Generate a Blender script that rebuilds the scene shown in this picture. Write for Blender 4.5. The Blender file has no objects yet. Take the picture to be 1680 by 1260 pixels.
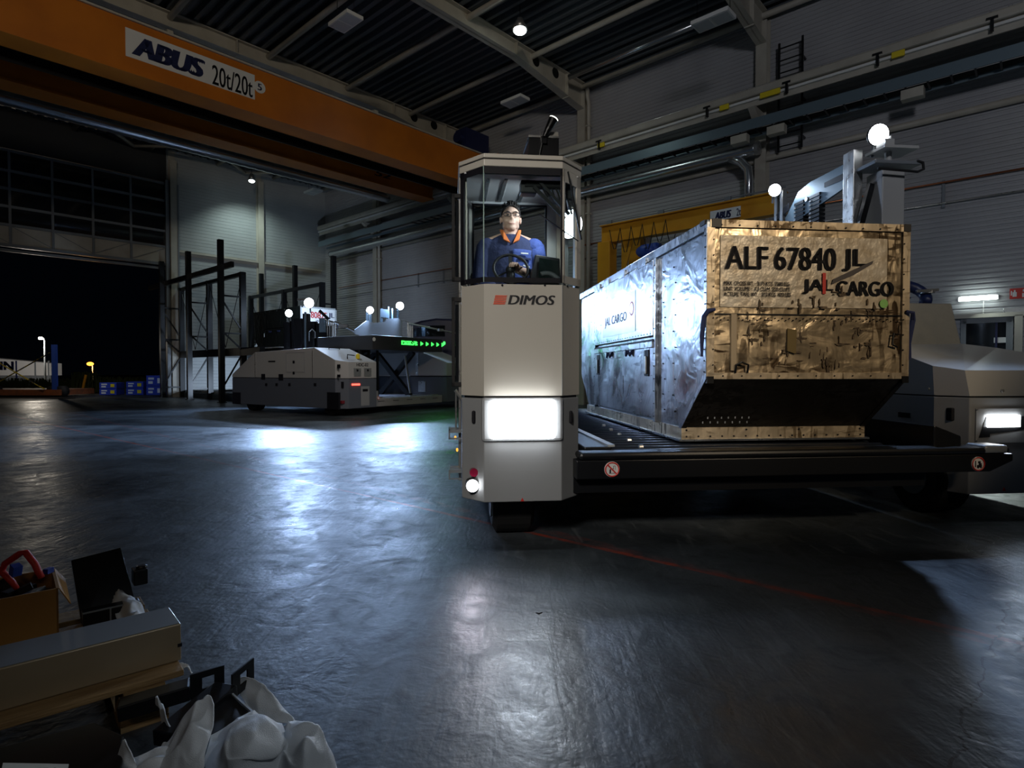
import bpy, bmesh, math, random
from mathutils import Vector, Matrix, Euler
random.seed(7)
scene = bpy.context.scene
COL = scene.collection
PI = math.pi
R_ = math.radians

# ------------------------------------------------------------------ camera
F = 965.0                      # focal length in pixels of the 1680 px wide frame
CX, CY = 840.0, 630.0
PITCH = math.atan(22.0 / F)
CAMH = 1.2
cam_d = bpy.data.cameras.new('camera')
cam = bpy.data.objects.new('camera', cam_d); COL.objects.link(cam)
cam_d.sensor_fit = 'HORIZONTAL'; cam_d.sensor_width = 36.0
cam_d.lens = 36.0 * F / 1680.0
cam_d.clip_start = 0.05; cam_d.clip_end = 600
cam.location = (0, 0, CAMH)
cam.rotation_euler = (PI / 2 - PITCH, 0, 0)
scene.camera = cam

# ------------------------------------------------------------------ world and exposure
scene.view_settings.view_transform = 'Standard'
scene.view_settings.look = 'None'
scene.view_settings.gamma = 1.0
scene.view_settings.use_curve_mapping = False
scene.view_settings.exposure = 0.0
w = bpy.data.worlds.new('night_sky'); scene.world = w
w.use_nodes = True
bg = w.node_tree.nodes['Background']
bg.inputs[0].default_value = (0.25, 0.45, 0.9, 1)
bg.inputs[1].default_value = 0.0012

def lamp(name, kind, loc, target=None, energy=100, color=(1, 1, 1), size=0.1, angle=90, blend=0.3, parent=None, size_y=None):
    d = bpy.data.lights.new(name, kind); d.energy = energy; d.color = color
    if kind == 'SPOT':
        d.spot_size = R_(angle); d.spot_blend = blend; d.shadow_soft_size = size
    elif kind == 'AREA':
        d.size = size
        if size_y: d.shape = 'RECTANGLE'; d.size_y = size_y
        d.spread = R_(angle)
    else:
        d.shadow_soft_size = size
    o = bpy.data.objects.new(name, d); COL.objects.link(o)
    o.location = loc
    if target is not None:
        o.rotation_euler = (Vector(target) - Vector(loc)).to_track_quat('-Z', 'Y').to_euler()
    return o

COOL = (0.62, 0.78, 1.0); BLUE = (0.42, 0.62, 1.0); WARM = (1.0, 0.80, 0.56); NEUT = (1.0, 0.93, 0.84)
# added fill spots out of view, without fixtures, brightening loaders, hall and goods
lamp('fill_spot', 'SPOT', (4.6, -2.2, 4.6), (2.35, 4.4, 1.75), 680, WARM, 0.3, 28, 0.5)
lamp('fill_spot', 'SPOT', (-1.5, -3.0, 4.2), (0.1, 4.0, 1.5), 900, NEUT, 0.4, 26, 0.6)
lamp('fill_spot', 'SPOT', (6.5, -1.0, 4.5), (4.6, 5.6, 1.65), 170, (1.0, .9, .72), 0.3, 24, 0.8)
lamp('fill_spot', 'SPOT', (1.0, 4.5, 9.5), (-5.5, 15.5, 1.0), 1700, (1.0, 0.90, 0.84), 0.4, 20, 0.6)
lamp('fill_spot', 'SPOT', (-1.0, -6.0, 8.5), (-6.0, 17.0, 9.5), 2000, (1.0, 0.88, 0.72), 0.6, 60, 0.9)
lamp('fill_spot', 'SPOT', (2.0, -4.0, 8.0), (9.0, 14.5, 6.5), 1300, (0.90, 0.92, 1.0), 0.8, 70, 0.9)
lamp('fill_spot', 'SPOT', (1.2, -0.2, 2.6), (-0.62, 1.55, 0.15), 55, (0.85, 0.93, 1.0), 0.2, 30, 0.9)
lamp('fill_spot', 'SPOT', (-0.9, -1.2, 2.2), (-1.6, 2.1, 0.2), 13, WARM, 0.2, 34, 0.9)

# ------------------------------------------------------------------ helpers: frames
def ray(px, py):
    a = (px - CX) / F; b = (CY - py) / F
    c, s = math.cos(PITCH), math.sin(PITCH)
    return Vector((a, c + b * s, -s + b * c))

CAM = Vector((0, 0, CAMH))
def at(px, py, Y):
    d = ray(px, py); return CAM + d * (Y / d.y)
def gp(px, py, z=0.0):
    d = ray(px, py); return CAM + d * ((z - CAMH) / d.z)

class Frame:
    def __init__(s, ox, oy, deg):
        s.o = Vector((ox, oy, 0)); s.a = R_(deg); s.deg = deg
        s.M = Matrix.Translation(s.o) @ Matrix.Rotation(s.a, 4, 'Z'); s.I = s.M.inverted()
    def loc(s, p): return s.I @ Vector(p)
    def wld(s, *p): return s.M @ Vector(p if len(p) > 1 else p[0])
    def _hit(s, px, py, i, v):
        o = s.I @ CAM; d = s.I.to_3x3() @ ray(px, py)
        return o + d * ((v - o[i]) / d[i])
    def X(s, px, py, v): return s._hit(px, py, 0, v)   # on the local plane x = v
    def Y(s, px, py, v): return s._hit(px, py, 1, v)
    def Z(s, px, py, v): return s._hit(px, py, 2, v)

ROOM = Frame(-10.3, 32.6, 227.7)      # local x: distance from the right wall, y: distance from the back wall
LO = Frame(0.0, 3.85, 6.0)            # the loader's own frame
HD = Frame(-4.41, 15.2, 56.5)         # the second loader's frame
WORLD = Frame(0, 0, 0)

# ------------------------------------------------------------------ helpers: meshes
class MB:
    def __init__(s): s.bm = bmesh.new()
    def box(s, lo, hi, M=None):
        x0, y0, z0 = lo; x1, y1, z1 = hi
        vs = [s.bm.verts.new(p) for p in ((x0,y0,z0),(x1,y0,z0),(x1,y1,z0),(x0,y1,z0),(x0,y0,z1),(x1,y0,z1),(x1,y1,z1),(x0,y1,z1))]
        if M is not None:
            for v in vs: v.co = M @ v.co
        for f in ((3,2,1,0),(4,5,6,7),(0,1,5,4),(1,2,6,5),(2,3,7,6),(3,0,4,7)): s.bm.faces.new([vs[i] for i in f])
        return s
    def cbox(s, c, size, rz=0, rx=0, ry=0):
        M = Matrix.Translation(c) @ Euler((rx, ry, rz)).to_matrix().to_4x4()
        h = [k / 2 for k in size]
        return s.box((-h[0], -h[1], -h[2]), (h[0], h[1], h[2]), M)
    def bar(s, p, q, wdt, hgt, up=(0, 0, 1)):
        p = Vector(p); q = Vector(q); d = (q - p); L = d.length
        if L < 1e-6: return s
        y = d / L; u = Vector(up)
        if abs(y.dot(u)) > 0.98: u = Vector((0, 1, 0)) if abs(y.y) < .9 else Vector((1, 0, 0))
        x = y.cross(u).normalized(); z = x.cross(y)
        M = Matrix(((x.x, y.x, z.x, p.x), (x.y, y.y, z.y, p.y), (x.z, y.z, z.z, p.z), (0, 0, 0, 1)))
        return s.box((-wdt/2, 0, -hgt/2), (wdt/2, L, hgt/2), M)
    def path(s, pts, r, n=10, close=False, cap=True):
        pts = [Vector(p) for p in pts]; N = len(pts); rings = []
        rr = r if isinstance(r, (list, tuple)) else [r] * N
        px = None
        for i, p in enumerate(pts):
            if close: t = (pts[(i+1) % N] - pts[i-1])
            else: t = (pts[min(i+1, N-1)] - pts[max(i-1, 0)])
            t.normalize()
            if px is None:
                u = Vector((0, 0, 1)) if abs(t.z) < .9 else Vector((1, 0, 0))
                x = t.cross(u).normalized()
            else:
                x = (px - t * px.dot(t)).normalized()
            px = x; y = t.cross(x)
            rings.append([s.bm.verts.new(p + (x * math.cos(2*PI*k/n) + y * math.sin(2*PI*k/n)) * rr[i]) for k in range(n)])
        for i in range(N if close else N-1):
            a, b = rings[i], rings[(i+1) % N]
            for k in range(n): s.bm.faces.new((a[k], a[(k+1) % n], b[(k+1) % n], b[k]))
        if cap and not close:
            s.bm.faces.new(rings[0]); s.bm.faces.new(list(reversed(rings[-1])))
        return s
    def tube(s, p, q, r, n=12): return s.path([p, q], r, n)
    def prism(s, poly, axis, a, b):
        def P(u, v, t):
            return {'x': (t, u, v), 'y': (u, t, v), 'z': (u, v, t)}[axis]
        A = [s.bm.verts.new(P(u, v, a)) for u, v in poly]; B = [s.bm.verts.new(P(u, v, b)) for u, v in poly]
        n = len(poly)
        s.bm.faces.new(A); s.bm.faces.new(list(reversed(B)))
        for i in range(n): s.bm.faces.new((A[i], B[i], B[(i+1) % n], A[(i+1) % n]))
        return s
    def loft(s, loops, cap=True):
        L = [[s.bm.verts.new(p) for p in lp] for lp in loops]
        n = len(L[0])
        for a, b in zip(L, L[1:]):
            for k in range(n): s.bm.faces.new((a[k], a[(k+1) % n], b[(k+1) % n], b[k]))
        if cap: s.bm.faces.new(list(reversed(L[0]))); s.bm.faces.new(L[-1])
        return s
    def quad(s, *ps):
        s.bm.faces.new([s.bm.verts.new(p) for p in ps]); return s
    def slab(s, pts, off):
        off = Vector(off)
        A = [s.bm.verts.new(p) for p in pts]; B = [s.bm.verts.new(Vector(p) + off) for p in pts]; n = len(A)
        s.bm.faces.new(A); s.bm.faces.new(list(reversed(B)))
        for i in range(n): s.bm.faces.new((A[i], B[i], B[(i+1) % n], A[(i+1) % n]))
        return s
    def cyl(s, c, r, h, axis='z', n=20, r2=None):
        d = {'x': Vector((1,0,0)), 'y': Vector((0,1,0)), 'z': Vector((0,0,1))}[axis]
        c = Vector(c)
        return s.path([c - d*h/2, c + d*h/2], [r, r if r2 is None else r2], n)
    def ball(s, c, r, u=14, v=10, M=None):
        rs = r if isinstance(r, (tuple, list)) else (r, r, r)
        m = Matrix.Translation(c) @ (M or Matrix()) @ Matrix.Diagonal((*rs, 1))
        bmesh.ops.create_uvsphere(s.bm, u_segments=u, v_segments=v, radius=1, matrix=m); return s
    def grid(s, fn, nu, nv, thick=None):
        V = [[s.bm.verts.new(fn(i/nu, j/nv)) for j in range(nv+1)] for i in range(nu+1)]
        for i in range(nu):
            for j in range(nv): s.bm.faces.new((V[i][j], V[i+1][j], V[i+1][j+1], V[i][j+1]))
        return s
    def build(s, name, m, parent=None, smooth=False, bevel=0, angle=40, solid=0, sub=0):
        bmesh.ops.recalc_face_normals(s.bm, faces=s.bm.faces)
        me = bpy.data.meshes.new(name); s.bm.to_mesh(me); s.bm.free()
        me.materials.append(m)
        if smooth: me.shade_smooth()
        o = bpy.data.objects.new(name, me); COL.objects.link(o)
        if parent: o.parent = parent
        if solid:
            md = o.modifiers.new('solid', 'SOLIDIFY'); md.thickness = solid
        if bevel:
            md = o.modifiers.new('bevel', 'BEVEL'); md.width = bevel; md.segments = 2; md.limit_method = 'ANGLE'; md.angle_limit = R_(angle)
        if sub:
            md = o.modifiers.new('sub', 'SUBSURF'); md.levels = sub; md.render_levels = sub
        return o

def tag(o, label=None, cat=None, group=None, kind=None):
    if label: o['label'] = label
    if cat: o['category'] = cat
    if group: o['group'] = group
    if kind: o['kind'] = kind
    return o
def thing(name, label, cat, frame=WORLD, loc=(0, 0, 0), rz=0, group=None):
    o = bpy.data.objects.new(name, None); COL.objects.link(o); o.empty_display_size = .1
    o.location = frame.wld(*loc); o.rotation_euler = (0, 0, frame.a + rz)
    return tag(o, label, cat, group)
def put(o, frame, loc=(0, 0, 0)):
    o.location = frame.wld(*loc); o.rotation_euler = (0, 0, frame.a); return o
def struct(o, frame=None, label=None):
    if frame: put(o, frame)
    o['kind'] = 'structure'
    if label: o['label'] = label
    return o
def copy_thing(o, loc, rz=None, label=None):
    c = o.copy(); COL.objects.link(c); c.location = loc
    if rz is not None: c.rotation_euler = (0, 0, rz)
    if label: c['label'] = label
    for ch in list(o.children):
        d = ch.copy(); COL.objects.link(d); d.parent = c
        for g in list(ch.children):
            e = g.copy(); COL.objects.link(e); e.parent = d
    return c

def text(name, s, size, m, parent, M, xs=1.0, shear=0.0, bold=0.0, thick=0.002, align='LEFT', spacing=1.0):
    cu = bpy.data.curves.new('t', 'FONT'); cu.body = s; cu.size = size; cu.shear = shear; cu.offset = bold
    cu.extrude = thick; cu.align_x = align; cu.align_y = 'BOTTOM_BASELINE'; cu.space_character = spacing
    cu.resolution_u = 3
    t = bpy.data.objects.new('t', cu); COL.objects.link(t)
    dg = bpy.context.evaluated_depsgraph_get()
    me = bpy.data.meshes.new_from_object(t.evaluated_get(dg))
    bpy.data.objects.remove(t); bpy.data.curves.remove(cu)
    me.name = name; me.materials.clear(); me.materials.append(m)
    me.transform(M @ Matrix.Diagonal((xs, 1, 1, 1)))
    o = bpy.data.objects.new(name, me); COL.objects.link(o)
    if parent: o.parent = parent
    return o
def text_fit(name, s, wdt, hgt, m, parent, M, shear=0.0, bold=0.0, thick=0.002):
    """lettering scaled to an exact width and height; bold widens the strokes sideways"""
    cu = bpy.data.curves.new('t', 'FONT'); cu.body = s; cu.size = 1; cu.shear = shear; cu.align_y = 'BOTTOM_BASELINE'; cu.resolution_u = 4
    t = bpy.data.objects.new('t', cu); COL.objects.link(t)
    me = bpy.data.meshes.new_from_object(t.evaluated_get(bpy.context.evaluated_depsgraph_get()))
    bpy.data.objects.remove(t); bpy.data.curves.remove(cu)
    bm = bmesh.new(); n = 3 if bold else 1
    for k in range(n):
        dx = (k - 1)*bold if n > 1 else 0
        me2 = me.copy(); me2.transform(Matrix.Translation((dx, 0, 0))); bm.from_mesh(me2); bpy.data.meshes.remove(me2)
    xs = [v.co.x for v in bm.verts]; ys = [v.co.y for v in bm.verts]
    x0, x1, y0, y1 = min(xs), max(xs), min(ys), max(ys)
    r = bmesh.ops.extrude_face_region(bm, geom=bm.faces[:])
    for e in r['geom']:
        if isinstance(e, bmesh.types.BMVert): e.co.z += thick*(x1 - x0)/wdt if False else thick
    S = Matrix.Diagonal((wdt/(x1 - x0), hgt/(y1 - y0), 1, 1)) @ Matrix.Translation((-x0, -y0, 0))
    bm.transform(M @ S); bm.normal_update()
    me.clear_geometry(); bm.to_mesh(me); bm.free()
    me.name = name; me.materials.clear(); me.materials.append(m)
    o = bpy.data.objects.new(name, me); COL.objects.link(o)
    if parent: o.parent = parent
    return o
def merge_into(o, mb, m):
    """adds surface detail (rivets) to a part's own mesh"""
    me = o.data; me.materials.append(m); k = len(me.materials) - 1
    for f in mb.bm.faces: f.material_index = k
    tmp = bpy.data.meshes.new('tmp'); bmesh.ops.recalc_face_normals(mb.bm, faces=mb.bm.faces); mb.bm.to_mesh(tmp); mb.bm.free()
    bm = bmesh.new(); bm.from_mesh(me); bm.from_mesh(tmp); bm.to_mesh(me); bm.free(); bpy.data.meshes.remove(tmp)
def face(loc, ang=0.0):         # text standing upright facing local -y, turned by ang about z
    return Matrix.Translation(loc) @ Matrix.Rotation(ang, 4, 'Z') @ Matrix.Rotation(PI/2, 4, 'X')

# ------------------------------------------------------------------ helpers: materials
def mat(name, col, rough=0.5, metal=0.0, col2=None, scale=4.0, bump=0.0, bscale=20.0, rvar=0.0, stretch=(1, 1, 1), detail=4.0, thr=(0.35, 0.65), spec=0.5):
    m = bpy.data.materials.new(name); m.use_nodes = True
    nt = m.node_tree; b = nt.nodes['Principled BSDF']
    b.inputs['Base Color'].default_value = (*col, 1); b.inputs['Roughness'].default_value = rough
    b.inputs['Metallic'].default_value = metal; b.inputs['Specular IOR Level'].default_value = spec
    if col2 or bump or rvar:
        tc = nt.nodes.new('ShaderNodeTexCoord'); mp = nt.nodes.new('ShaderNodeMapping')
        mp.inputs['Scale'].default_value = stretch
        nt.links.new(tc.outputs['Object'], mp.inputs[0])
        n = nt.nodes.new('ShaderNodeTexNoise'); n.inputs['Scale'].default_value = scale; n.inputs['Detail'].default_value = detail
        nt.links.new(mp.outputs[0], n.inputs['Vector'])
        mr = nt.nodes.new('ShaderNodeMapRange'); mr.inputs[1].default_value = thr[0]; mr.inputs[2].default_value = thr[1]
        nt.links.new(n.outputs[0], mr.inputs[0])
        if col2:
            mx = nt.nodes.new('ShaderNodeMix'); mx.data_type = 'RGBA'
            mx.inputs[6].default_value = (*col, 1); mx.inputs[7].default_value = (*col2, 1)
            nt.links.new(mr.outputs[0], mx.inputs[0]); nt.links.new(mx.outputs[2], b.inputs['Base Color'])
        if rvar:
            mr2 = nt.nodes.new('ShaderNodeMapRange'); mr2.inputs[3].default_value = max(0.03, rough - rvar); mr2.inputs[4].default_value = min(1, rough + rvar)
            mr2.inputs[1].default_value = thr[0]; mr2.inputs[2].default_value = thr[1]
            nt.links.new(n.outputs[0], mr2.inputs[0]); nt.links.new(mr2.outputs[0], b.inputs['Roughness'])
        if bump:
            n2 = nt.nodes.new('ShaderNodeTexNoise'); n2.inputs['Scale'].default_value = bscale; n2.inputs['Detail'].default_value = 3
            nt.links.new(mp.outputs[0], n2.inputs['Vector'])
            bp = nt.nodes.new('ShaderNodeBump'); bp.inputs['Strength'].default_value = bump; bp.inputs['Distance'].default_value = 0.02
            nt.links.new(n2.outputs[0], bp.inputs['Height']); nt.links.new(bp.outputs[0], b.inputs['Normal'])
    return m
def emit(name, col, strength):
    m = bpy.data.materials.new(name); m.use_nodes = True
    nt = m.node_tree; nt.nodes.clear()
    e = nt.nodes.new('ShaderNodeEmission'); e.inputs[0].default_value = (*col, 1); e.inputs[1].default_value = strength
    o = nt.nodes.new('ShaderNodeOutputMaterial'); nt.links.new(e.outputs[0], o.inputs[0])
    return m
def glass(name, col=(0.85, 0.95, 0.95), alpha=0.12, rough=0.02):
    m = bpy.data.materials.new(name); m.use_nodes = True
    nt = m.node_tree; nt.nodes.clear()
    t = nt.nodes.new('ShaderNodeBsdfTransparent'); t.inputs[0].default_value = (*col, 1)
    g = nt.nodes.new('ShaderNodeBsdfGlossy'); g.inputs['Roughness'].default_value = rough
    mx = nt.nodes.new('ShaderNodeMixShader'); o = nt.nodes.new('ShaderNodeOutputMaterial')
    mx.inputs[0].default_value = 0.07; nt.links.new(t.outputs[0], mx.inputs[1]); nt.links.new(g.outputs[0], mx.inputs[2])
    nt.links.new(mx.outputs[0], o.inputs[0])
    return m

def concrete():
    m = bpy.data.materials.new('polished_concrete'); m.use_nodes = True
    nt = m.node_tree; b = nt.nodes['Principled BSDF']; N = nt.nodes.new; Lk = nt.links.new
    tc = N('ShaderNodeTexCoord')
    def noise(scale, det, stretch=(1, 1, 1), rot=0, dist=0.0):
        mp = N('ShaderNodeMapping'); mp.inputs['Scale'].default_value = stretch; mp.inputs['Rotation'].default_value = (0, 0, rot)
        Lk(tc.outputs['Object'], mp.inputs[0])
        n = N('ShaderNodeTexNoise'); n.inputs['Scale'].default_value = scale; n.inputs['Detail'].default_value = det
        n.inputs['Distortion'].default_value = dist
        Lk(mp.outputs[0], n.inputs['Vector']); return n
    def rng(src, a, bb, c, d):
        r = N('ShaderNodeMapRange')
        for i, v in enumerate((a, bb, c, d)): r.inputs[i+1].default_value = v
        Lk(src, r.inputs[0]); return r.outputs[0]
    def mix(f, c1, c2):
        x = N('ShaderNodeMix'); x.data_type = 'RGBA'; Lk(f, x.inputs[0])
        for i, c in ((6, c1), (7, c2)):
            if isinstance(c, tuple): x.inputs[i].default_value = (*c, 1)
            else: Lk(c, x.inputs[i])
        return x.outputs[2]
    big = noise(0.9, 6, dist=0.6); mid = noise(5, 8, (1, 1, 1), 0.4, 1.2); fine = noise(38, 6); sc = noise(14, 6, (1, .18, 1), -0.9, .8)
    c = mix(rng(big.outputs[0], .38, .62, 0, 1), (0.034, 0.042, 0.050), (0.085, 0.100, 0.112))
    c = mix(rng(mid.outputs[0], .52, .72, 0, .6), c, (0.020, 0.024, 0.028))
    c = mix(rng(sc.outputs[0], .56, .75, 0, .6), c, (0.15, 0.168, 0.182))
    # painted line (faded red) and cracks, both drawn in floor coordinates
    sep = N('ShaderNodeSeparateXYZ'); Lk(tc.outputs['Object'], sep.inputs[0])
    def math_(op, a, bb):
        q = N('ShaderNodeMath'); q.operation = op
        for i, v in enumerate((a, bb)):
            if isinstance(v, (int, float)): q.inputs[i].default_value = v
            elif v is not None: Lk(v, q.inputs[i])
        return q.outputs[0]
    def band(p, q, wid, wob=0.0):
        nx, ny = -(q[1]-p[1]), q[0]-p[0]; L = math.hypot(nx, ny); nx /= L; ny /= L
        v = math_('ADD', math_('MULTIPLY', sep.outputs[0], nx), math_('MULTIPLY', sep.outputs[1], ny))
        v = math_('SUBTRACT', v, nx*p[0]+ny*p[1])
        if wob:
            v = math_('ADD', v, math_('MULTIPLY', math_('SUBTRACT', mid.outputs[0], 0.5), wob))
        return math_('LESS_THAN', math_('ABSOLUTE', v, None), wid)
    p1, p2 = gp(880, 876), gp(1680, 1056)
    ln = band(p1, p2, 0.024)
    ln = math_('MULTIPLY', ln, rng(mid.outputs[0], .35, .6, 1.0, .3))
    c = mix(ln, c, (0.36, 0.060, 0.035))
    ln2 = band(gp(177, 692), gp(350, 735), 0.05)
    ln2 = math_('MULTIPLY', ln2, rng(mid.outputs[0], .35, .6, .35, .0))
    c = mix(ln2, c, (0.32, 0.06, 0.04))
    cr = band(gp(1680, 935), gp(1575, 1215), 0.005, 0.16)
    cr2 = band(gp(1560, 700), gp(1680, 1205), 0.0, 0.0)
    c = mix(cr, c, (0.004, 0.004, 0.005))
    Lk(c, b.inputs['Base Color'])
    rg = math_('ADD', rng(big.outputs[0], .3, .7, .30, .46), rng(mid.outputs[0], .3, .7, -.06, .12))
    rg = math_('ADD', rg, rng(fine.outputs[0], .3, .7, -.03, .05))
    Lk(rg, b.inputs['Roughness'])
    b.inputs['Specular IOR Level'].default_value = 0.55
    bp = N('ShaderNodeBump'); bp.inputs['Strength'].default_value = 0.6; bp.inputs['Distance'].default_value = 0.008
    h = math_('ADD', mid.outputs[0], math_('MULTIPLY', fine.outputs[0], 0.35)); h = math_('ADD', h, math_('MULTIPLY', sc.outputs[0], .6))
    Lk(h, bp.inputs['Height']); Lk(bp.outputs[0], b.inputs['Normal'])
    return m

def worn_metal(name, base, dirt, amount=(0.55, 0.7), rough=0.38, metal=0.75, dents=0.5, seed=0.0):
    """battered aluminium sheet: dents, vertical scratches and dark grime patches"""
    m = bpy.data.materials.new(name); m.use_nodes = True
    nt = m.node_tree; b = nt.nodes['Principled BSDF']; N = nt.nodes.new; Lk = nt.links.new
    tc = N('ShaderNodeTexCoord'); b.inputs['Metallic'].default_value = metal
    def noise(scale, det, stretch=(1, 1, 1), dist=0.0, off=0):
        mp = N('ShaderNodeMapping'); mp.inputs['Scale'].default_value = stretch; mp.inputs['Location'].default_value = (seed+off, seed, off)
        Lk(tc.outputs['Object'], mp.inputs[0])
        n = N('ShaderNodeTexNoise'); n.inputs['Scale'].default_value = scale; n.inputs['Detail'].default_value = det; n.inputs['Distortion'].default_value = dist
        Lk(mp.outputs[0], n.inputs['Vector']); return n.outputs[0]
    def rng(src, a, bb, c, d):
        r = N('ShaderNodeMapRange')
        for i, v in enumerate((a, bb, c, d)): r.inputs[i+1].default_value = v
        Lk(src, r.inputs[0]); return r.outputs[0]
    def mul(a, bb):
        q = N('ShaderNodeMath'); q.operation = 'MULTIPLY'; Lk(a, q.inputs[0]); Lk(bb, q.inputs[1]); return q.outputs[0]
    def mx(f, a, bb):
        x = N('ShaderNodeMix'); x.data_type = 'RGBA'; Lk(f, x.inputs[0])
        for i, c in ((6, a), (7, bb)):
            if isinstance(c, tuple): x.inputs[i].default_value = (*c, 1)
            else: Lk(c, x.inputs[i])
        return x.outputs[2]
    blot = noise(2.6, 8, (1, 1, .8), .7); vs = noise(7, 7, (2.2, 2.2, .45), 1.2, 3); hs = noise(6, 7, (.5, .5, 2.4), 1.6, 6); scr = noise(60, 4, (1, 1, .06), .3, 5)
    reg = rng(blot, .42, .60, 0, 1)
    g2 = rng(vs, amount[0], amount[0] + .045, 0, 1); g3 = rng(hs, amount[0] + .03, amount[0] + .075, 0, 1)
    c = mx(rng(scr, .45, .7, 0, .4), base, tuple(min(1, k*1.3) for k in base))
    c = mx(rng(noise(1.7, 6, (1, 1, 1), .4, 11), .42, .68, 0, .75), c, tuple((k*.5 + d*.5) for k, d in zip(base, dirt)))
    c = mx(mul(reg, g2), c, dirt)
    c = mx(mul(reg, g3), c, dirt)
    Lk(c, b.inputs['Base Color'])
    Lk(rng(blot, .3, .7, rough - .1, rough + .16), b.inputs['Roughness'])
    bp = N('ShaderNodeBump'); bp.inputs['Strength'].default_value = dents; bp.inputs['Distance'].default_value = 0.03
    d1 = noise(4.5, 2.5, (1, 1, 1), 1.3, 9)
    q = N('ShaderNodeMath'); q.operation = 'ADD'; Lk(d1, q.inputs[0]); Lk(rng(scr, 0, 1, 0, .03), q.inputs[1])
    Lk(q.outputs[0], bp.inputs['Height']); Lk(bp.outputs[0], b.inputs['Normal'])
    return m

M = {}
M['floor'] = concrete()
M['panel'] = mat('wall_panel_grey', (0.42, 0.42, 0.43), 0.45, col2=(0.36, 0.36, 0.375), scale=.7)
M['panel2'] = mat('back_wall_panel', (0.40, 0.42, 0.42), 0.5, col2=(0.33, 0.345, 0.35), scale=.5)
M['deck'] = mat('roof_deck_steel', (0.10, 0.115, 0.13), 0.45, 0.2)
M['cream'] = mat('cream_painted_steel', (0.50, 0.47, 0.40), 0.45, col2=(0.42, 0.39, 0.33), scale=2)
M['steelgrey'] = mat('grey_painted_steel', (0.20, 0.22, 0.24), 0.4)
M['bluegrey'] = mat('blue_grey_steel', (0.16, 0.22, 0.26), 0.35, 0.3)
M['galv_cover'] = mat('galvanised_sheet', (0.60, 0.56, 0.47), 0.36, 0.5, col2=(0.50, 0.46, 0.38), scale=9, rvar=.06)
M['galv'] = mat('galvanised_steel', (0.62, 0.62, 0.60), 0.34, 0.85, col2=(0.50, 0.50, 0.49), scale=9, rvar=.08)
M['duct'] = mat('spiral_duct_metal', (0.60, 0.63, 0.66), 0.25, 0.9)
M['orange'] = mat('crane_orange_paint', (0.62, 0.185, 0.012), 0.42, col2=(0.52, 0.15, 0.010), scale=1.2)
M['yellow'] = mat('crane_yellow_paint', (0.70, 0.33, 0.02), 0.42, col2=(0.6, 0.27, 0.02), scale=1.5)
M['white'] = mat('white_plate', (0.75, 0.75, 0.73), 0.5)
M['ink'] = mat('black_lettering', (0.010, 0.010, 0.014), 0.6, spec=.2)
M['navyink'] = mat('navy_lettering', (0.012, 0.018, 0.075), 0.5)
M['red'] = mat('red_paint', (0.60, 0.03, 0.02), 0.45)
M['green'] = mat('green_sticker', (0.25, 0.55, 0.15), 0.5)
M['yel'] = mat('yellow_cap', (0.80, 0.62, 0.02), 0.5)
M['black'] = mat('black_steel', (0.010, 0.011, 0.013), 0.35, 0.3)
M['rubber'] = mat('black_rubber', (0.010, 0.010, 0.011), 0.75)
M['blackmat'] = mat('black_plastic', (0.014, 0.014, 0.016), 0.5)
M['body'] = mat('cream_white_paint', (0.56, 0.53, 0.47), 0.38, col2=(0.53, 0.50, 0.44), scale=1.3)
M['bodygrey'] = mat('grey_lower_paint', (0.30, 0.31, 0.32), 0.38, col2=(0.27, 0.28, 0.29), scale=1.3)
M['far_lower'] = mat('blue_grey_lower_paint', (0.11, 0.125, 0.155), 0.4)
M['hood'] = mat('white_grey_hood_paint', (0.44, 0.44, 0.43), 0.36)
M['logo_grey'] = mat('dark_grey_lettering', (0.045, 0.045, 0.05), 0.5)
M['logo_red'] = mat('orange_red_stripe', (0.72, 0.09, 0.035), 0.5)
M['glass'] = glass('clear_glass')
M['dglass'] = mat('dark_window_glass', (0.012, 0.014, 0.017), 0.06, 0.0, spec=0.8)
M['lens'] = emit('white_lamp_face', (0.90, 0.95, 1.0), 22)
M['lens_hot'] = emit('white_headlight_face', (0.95, 0.98, 1.0), 14)
M['lens_red'] = emit('red_lamp_face', (1.0, 0.06, 0.04), 5)
M['lens_amber'] = emit('amber_lamp_face', (1.0, 0.28, 0.03), 5)
M['led_green'] = emit('green_display_light', (0.05, 1.0, 0.10), 3.0)
M['tube_light'] = emit('fluorescent_tube_light', (0.85, 1.0, 0.97), 14)
M['lens_hall'] = emit('hall_lamp_face', (0.85, 1.0, 0.95), 20)
M['alu_front'] = worn_metal('battered_aluminium_warm_lit', (0.56, 0.45, 0.30), (0.05, 0.030, 0.013), (0.495, 0.66), 0.36, .68, 0.55, 1.3)  # warm light on the end face put into the base colour, plus brown grime
M['alu_side'] = worn_metal('battered_aluminium_cool_lit', (0.38, 0.42, 0.48), (0.12, 0.14, 0.17), (0.58, 0.78), 0.28, .88, 0.24, 4.1)  # same aluminium, the cool work light put into its blue base colour
M['alu_frame'] = worn_metal('scuffed_frame_aluminium', (0.60, 0.50, 0.36), (0.10, 0.065, 0.03), (0.52, 0.70), 0.42, .6, 0.3, 7.7)  # same aluminium, warm light put into its base colour
M['alu_shaded'] = worn_metal('shaded_aluminium', (0.035, 0.032, 0.03), (0.012, 0.010, 0.008), (0.5, 0.7), 0.5, .6, 0.4, 2.2)  # shade of the down-facing sloped panel put into the colour
M['decal'] = mat('faded_label_film', (0.62, 0.56, 0.46), 0.42, 0.25, col2=(0.46, 0.38, 0.27), scale=9, bump=.5, bscale=14)
M['decal_white'] = mat('white_label_film', (0.85, 0.88, 0.92), 0.35, 0.2, bump=.2, bscale=10)
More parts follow.
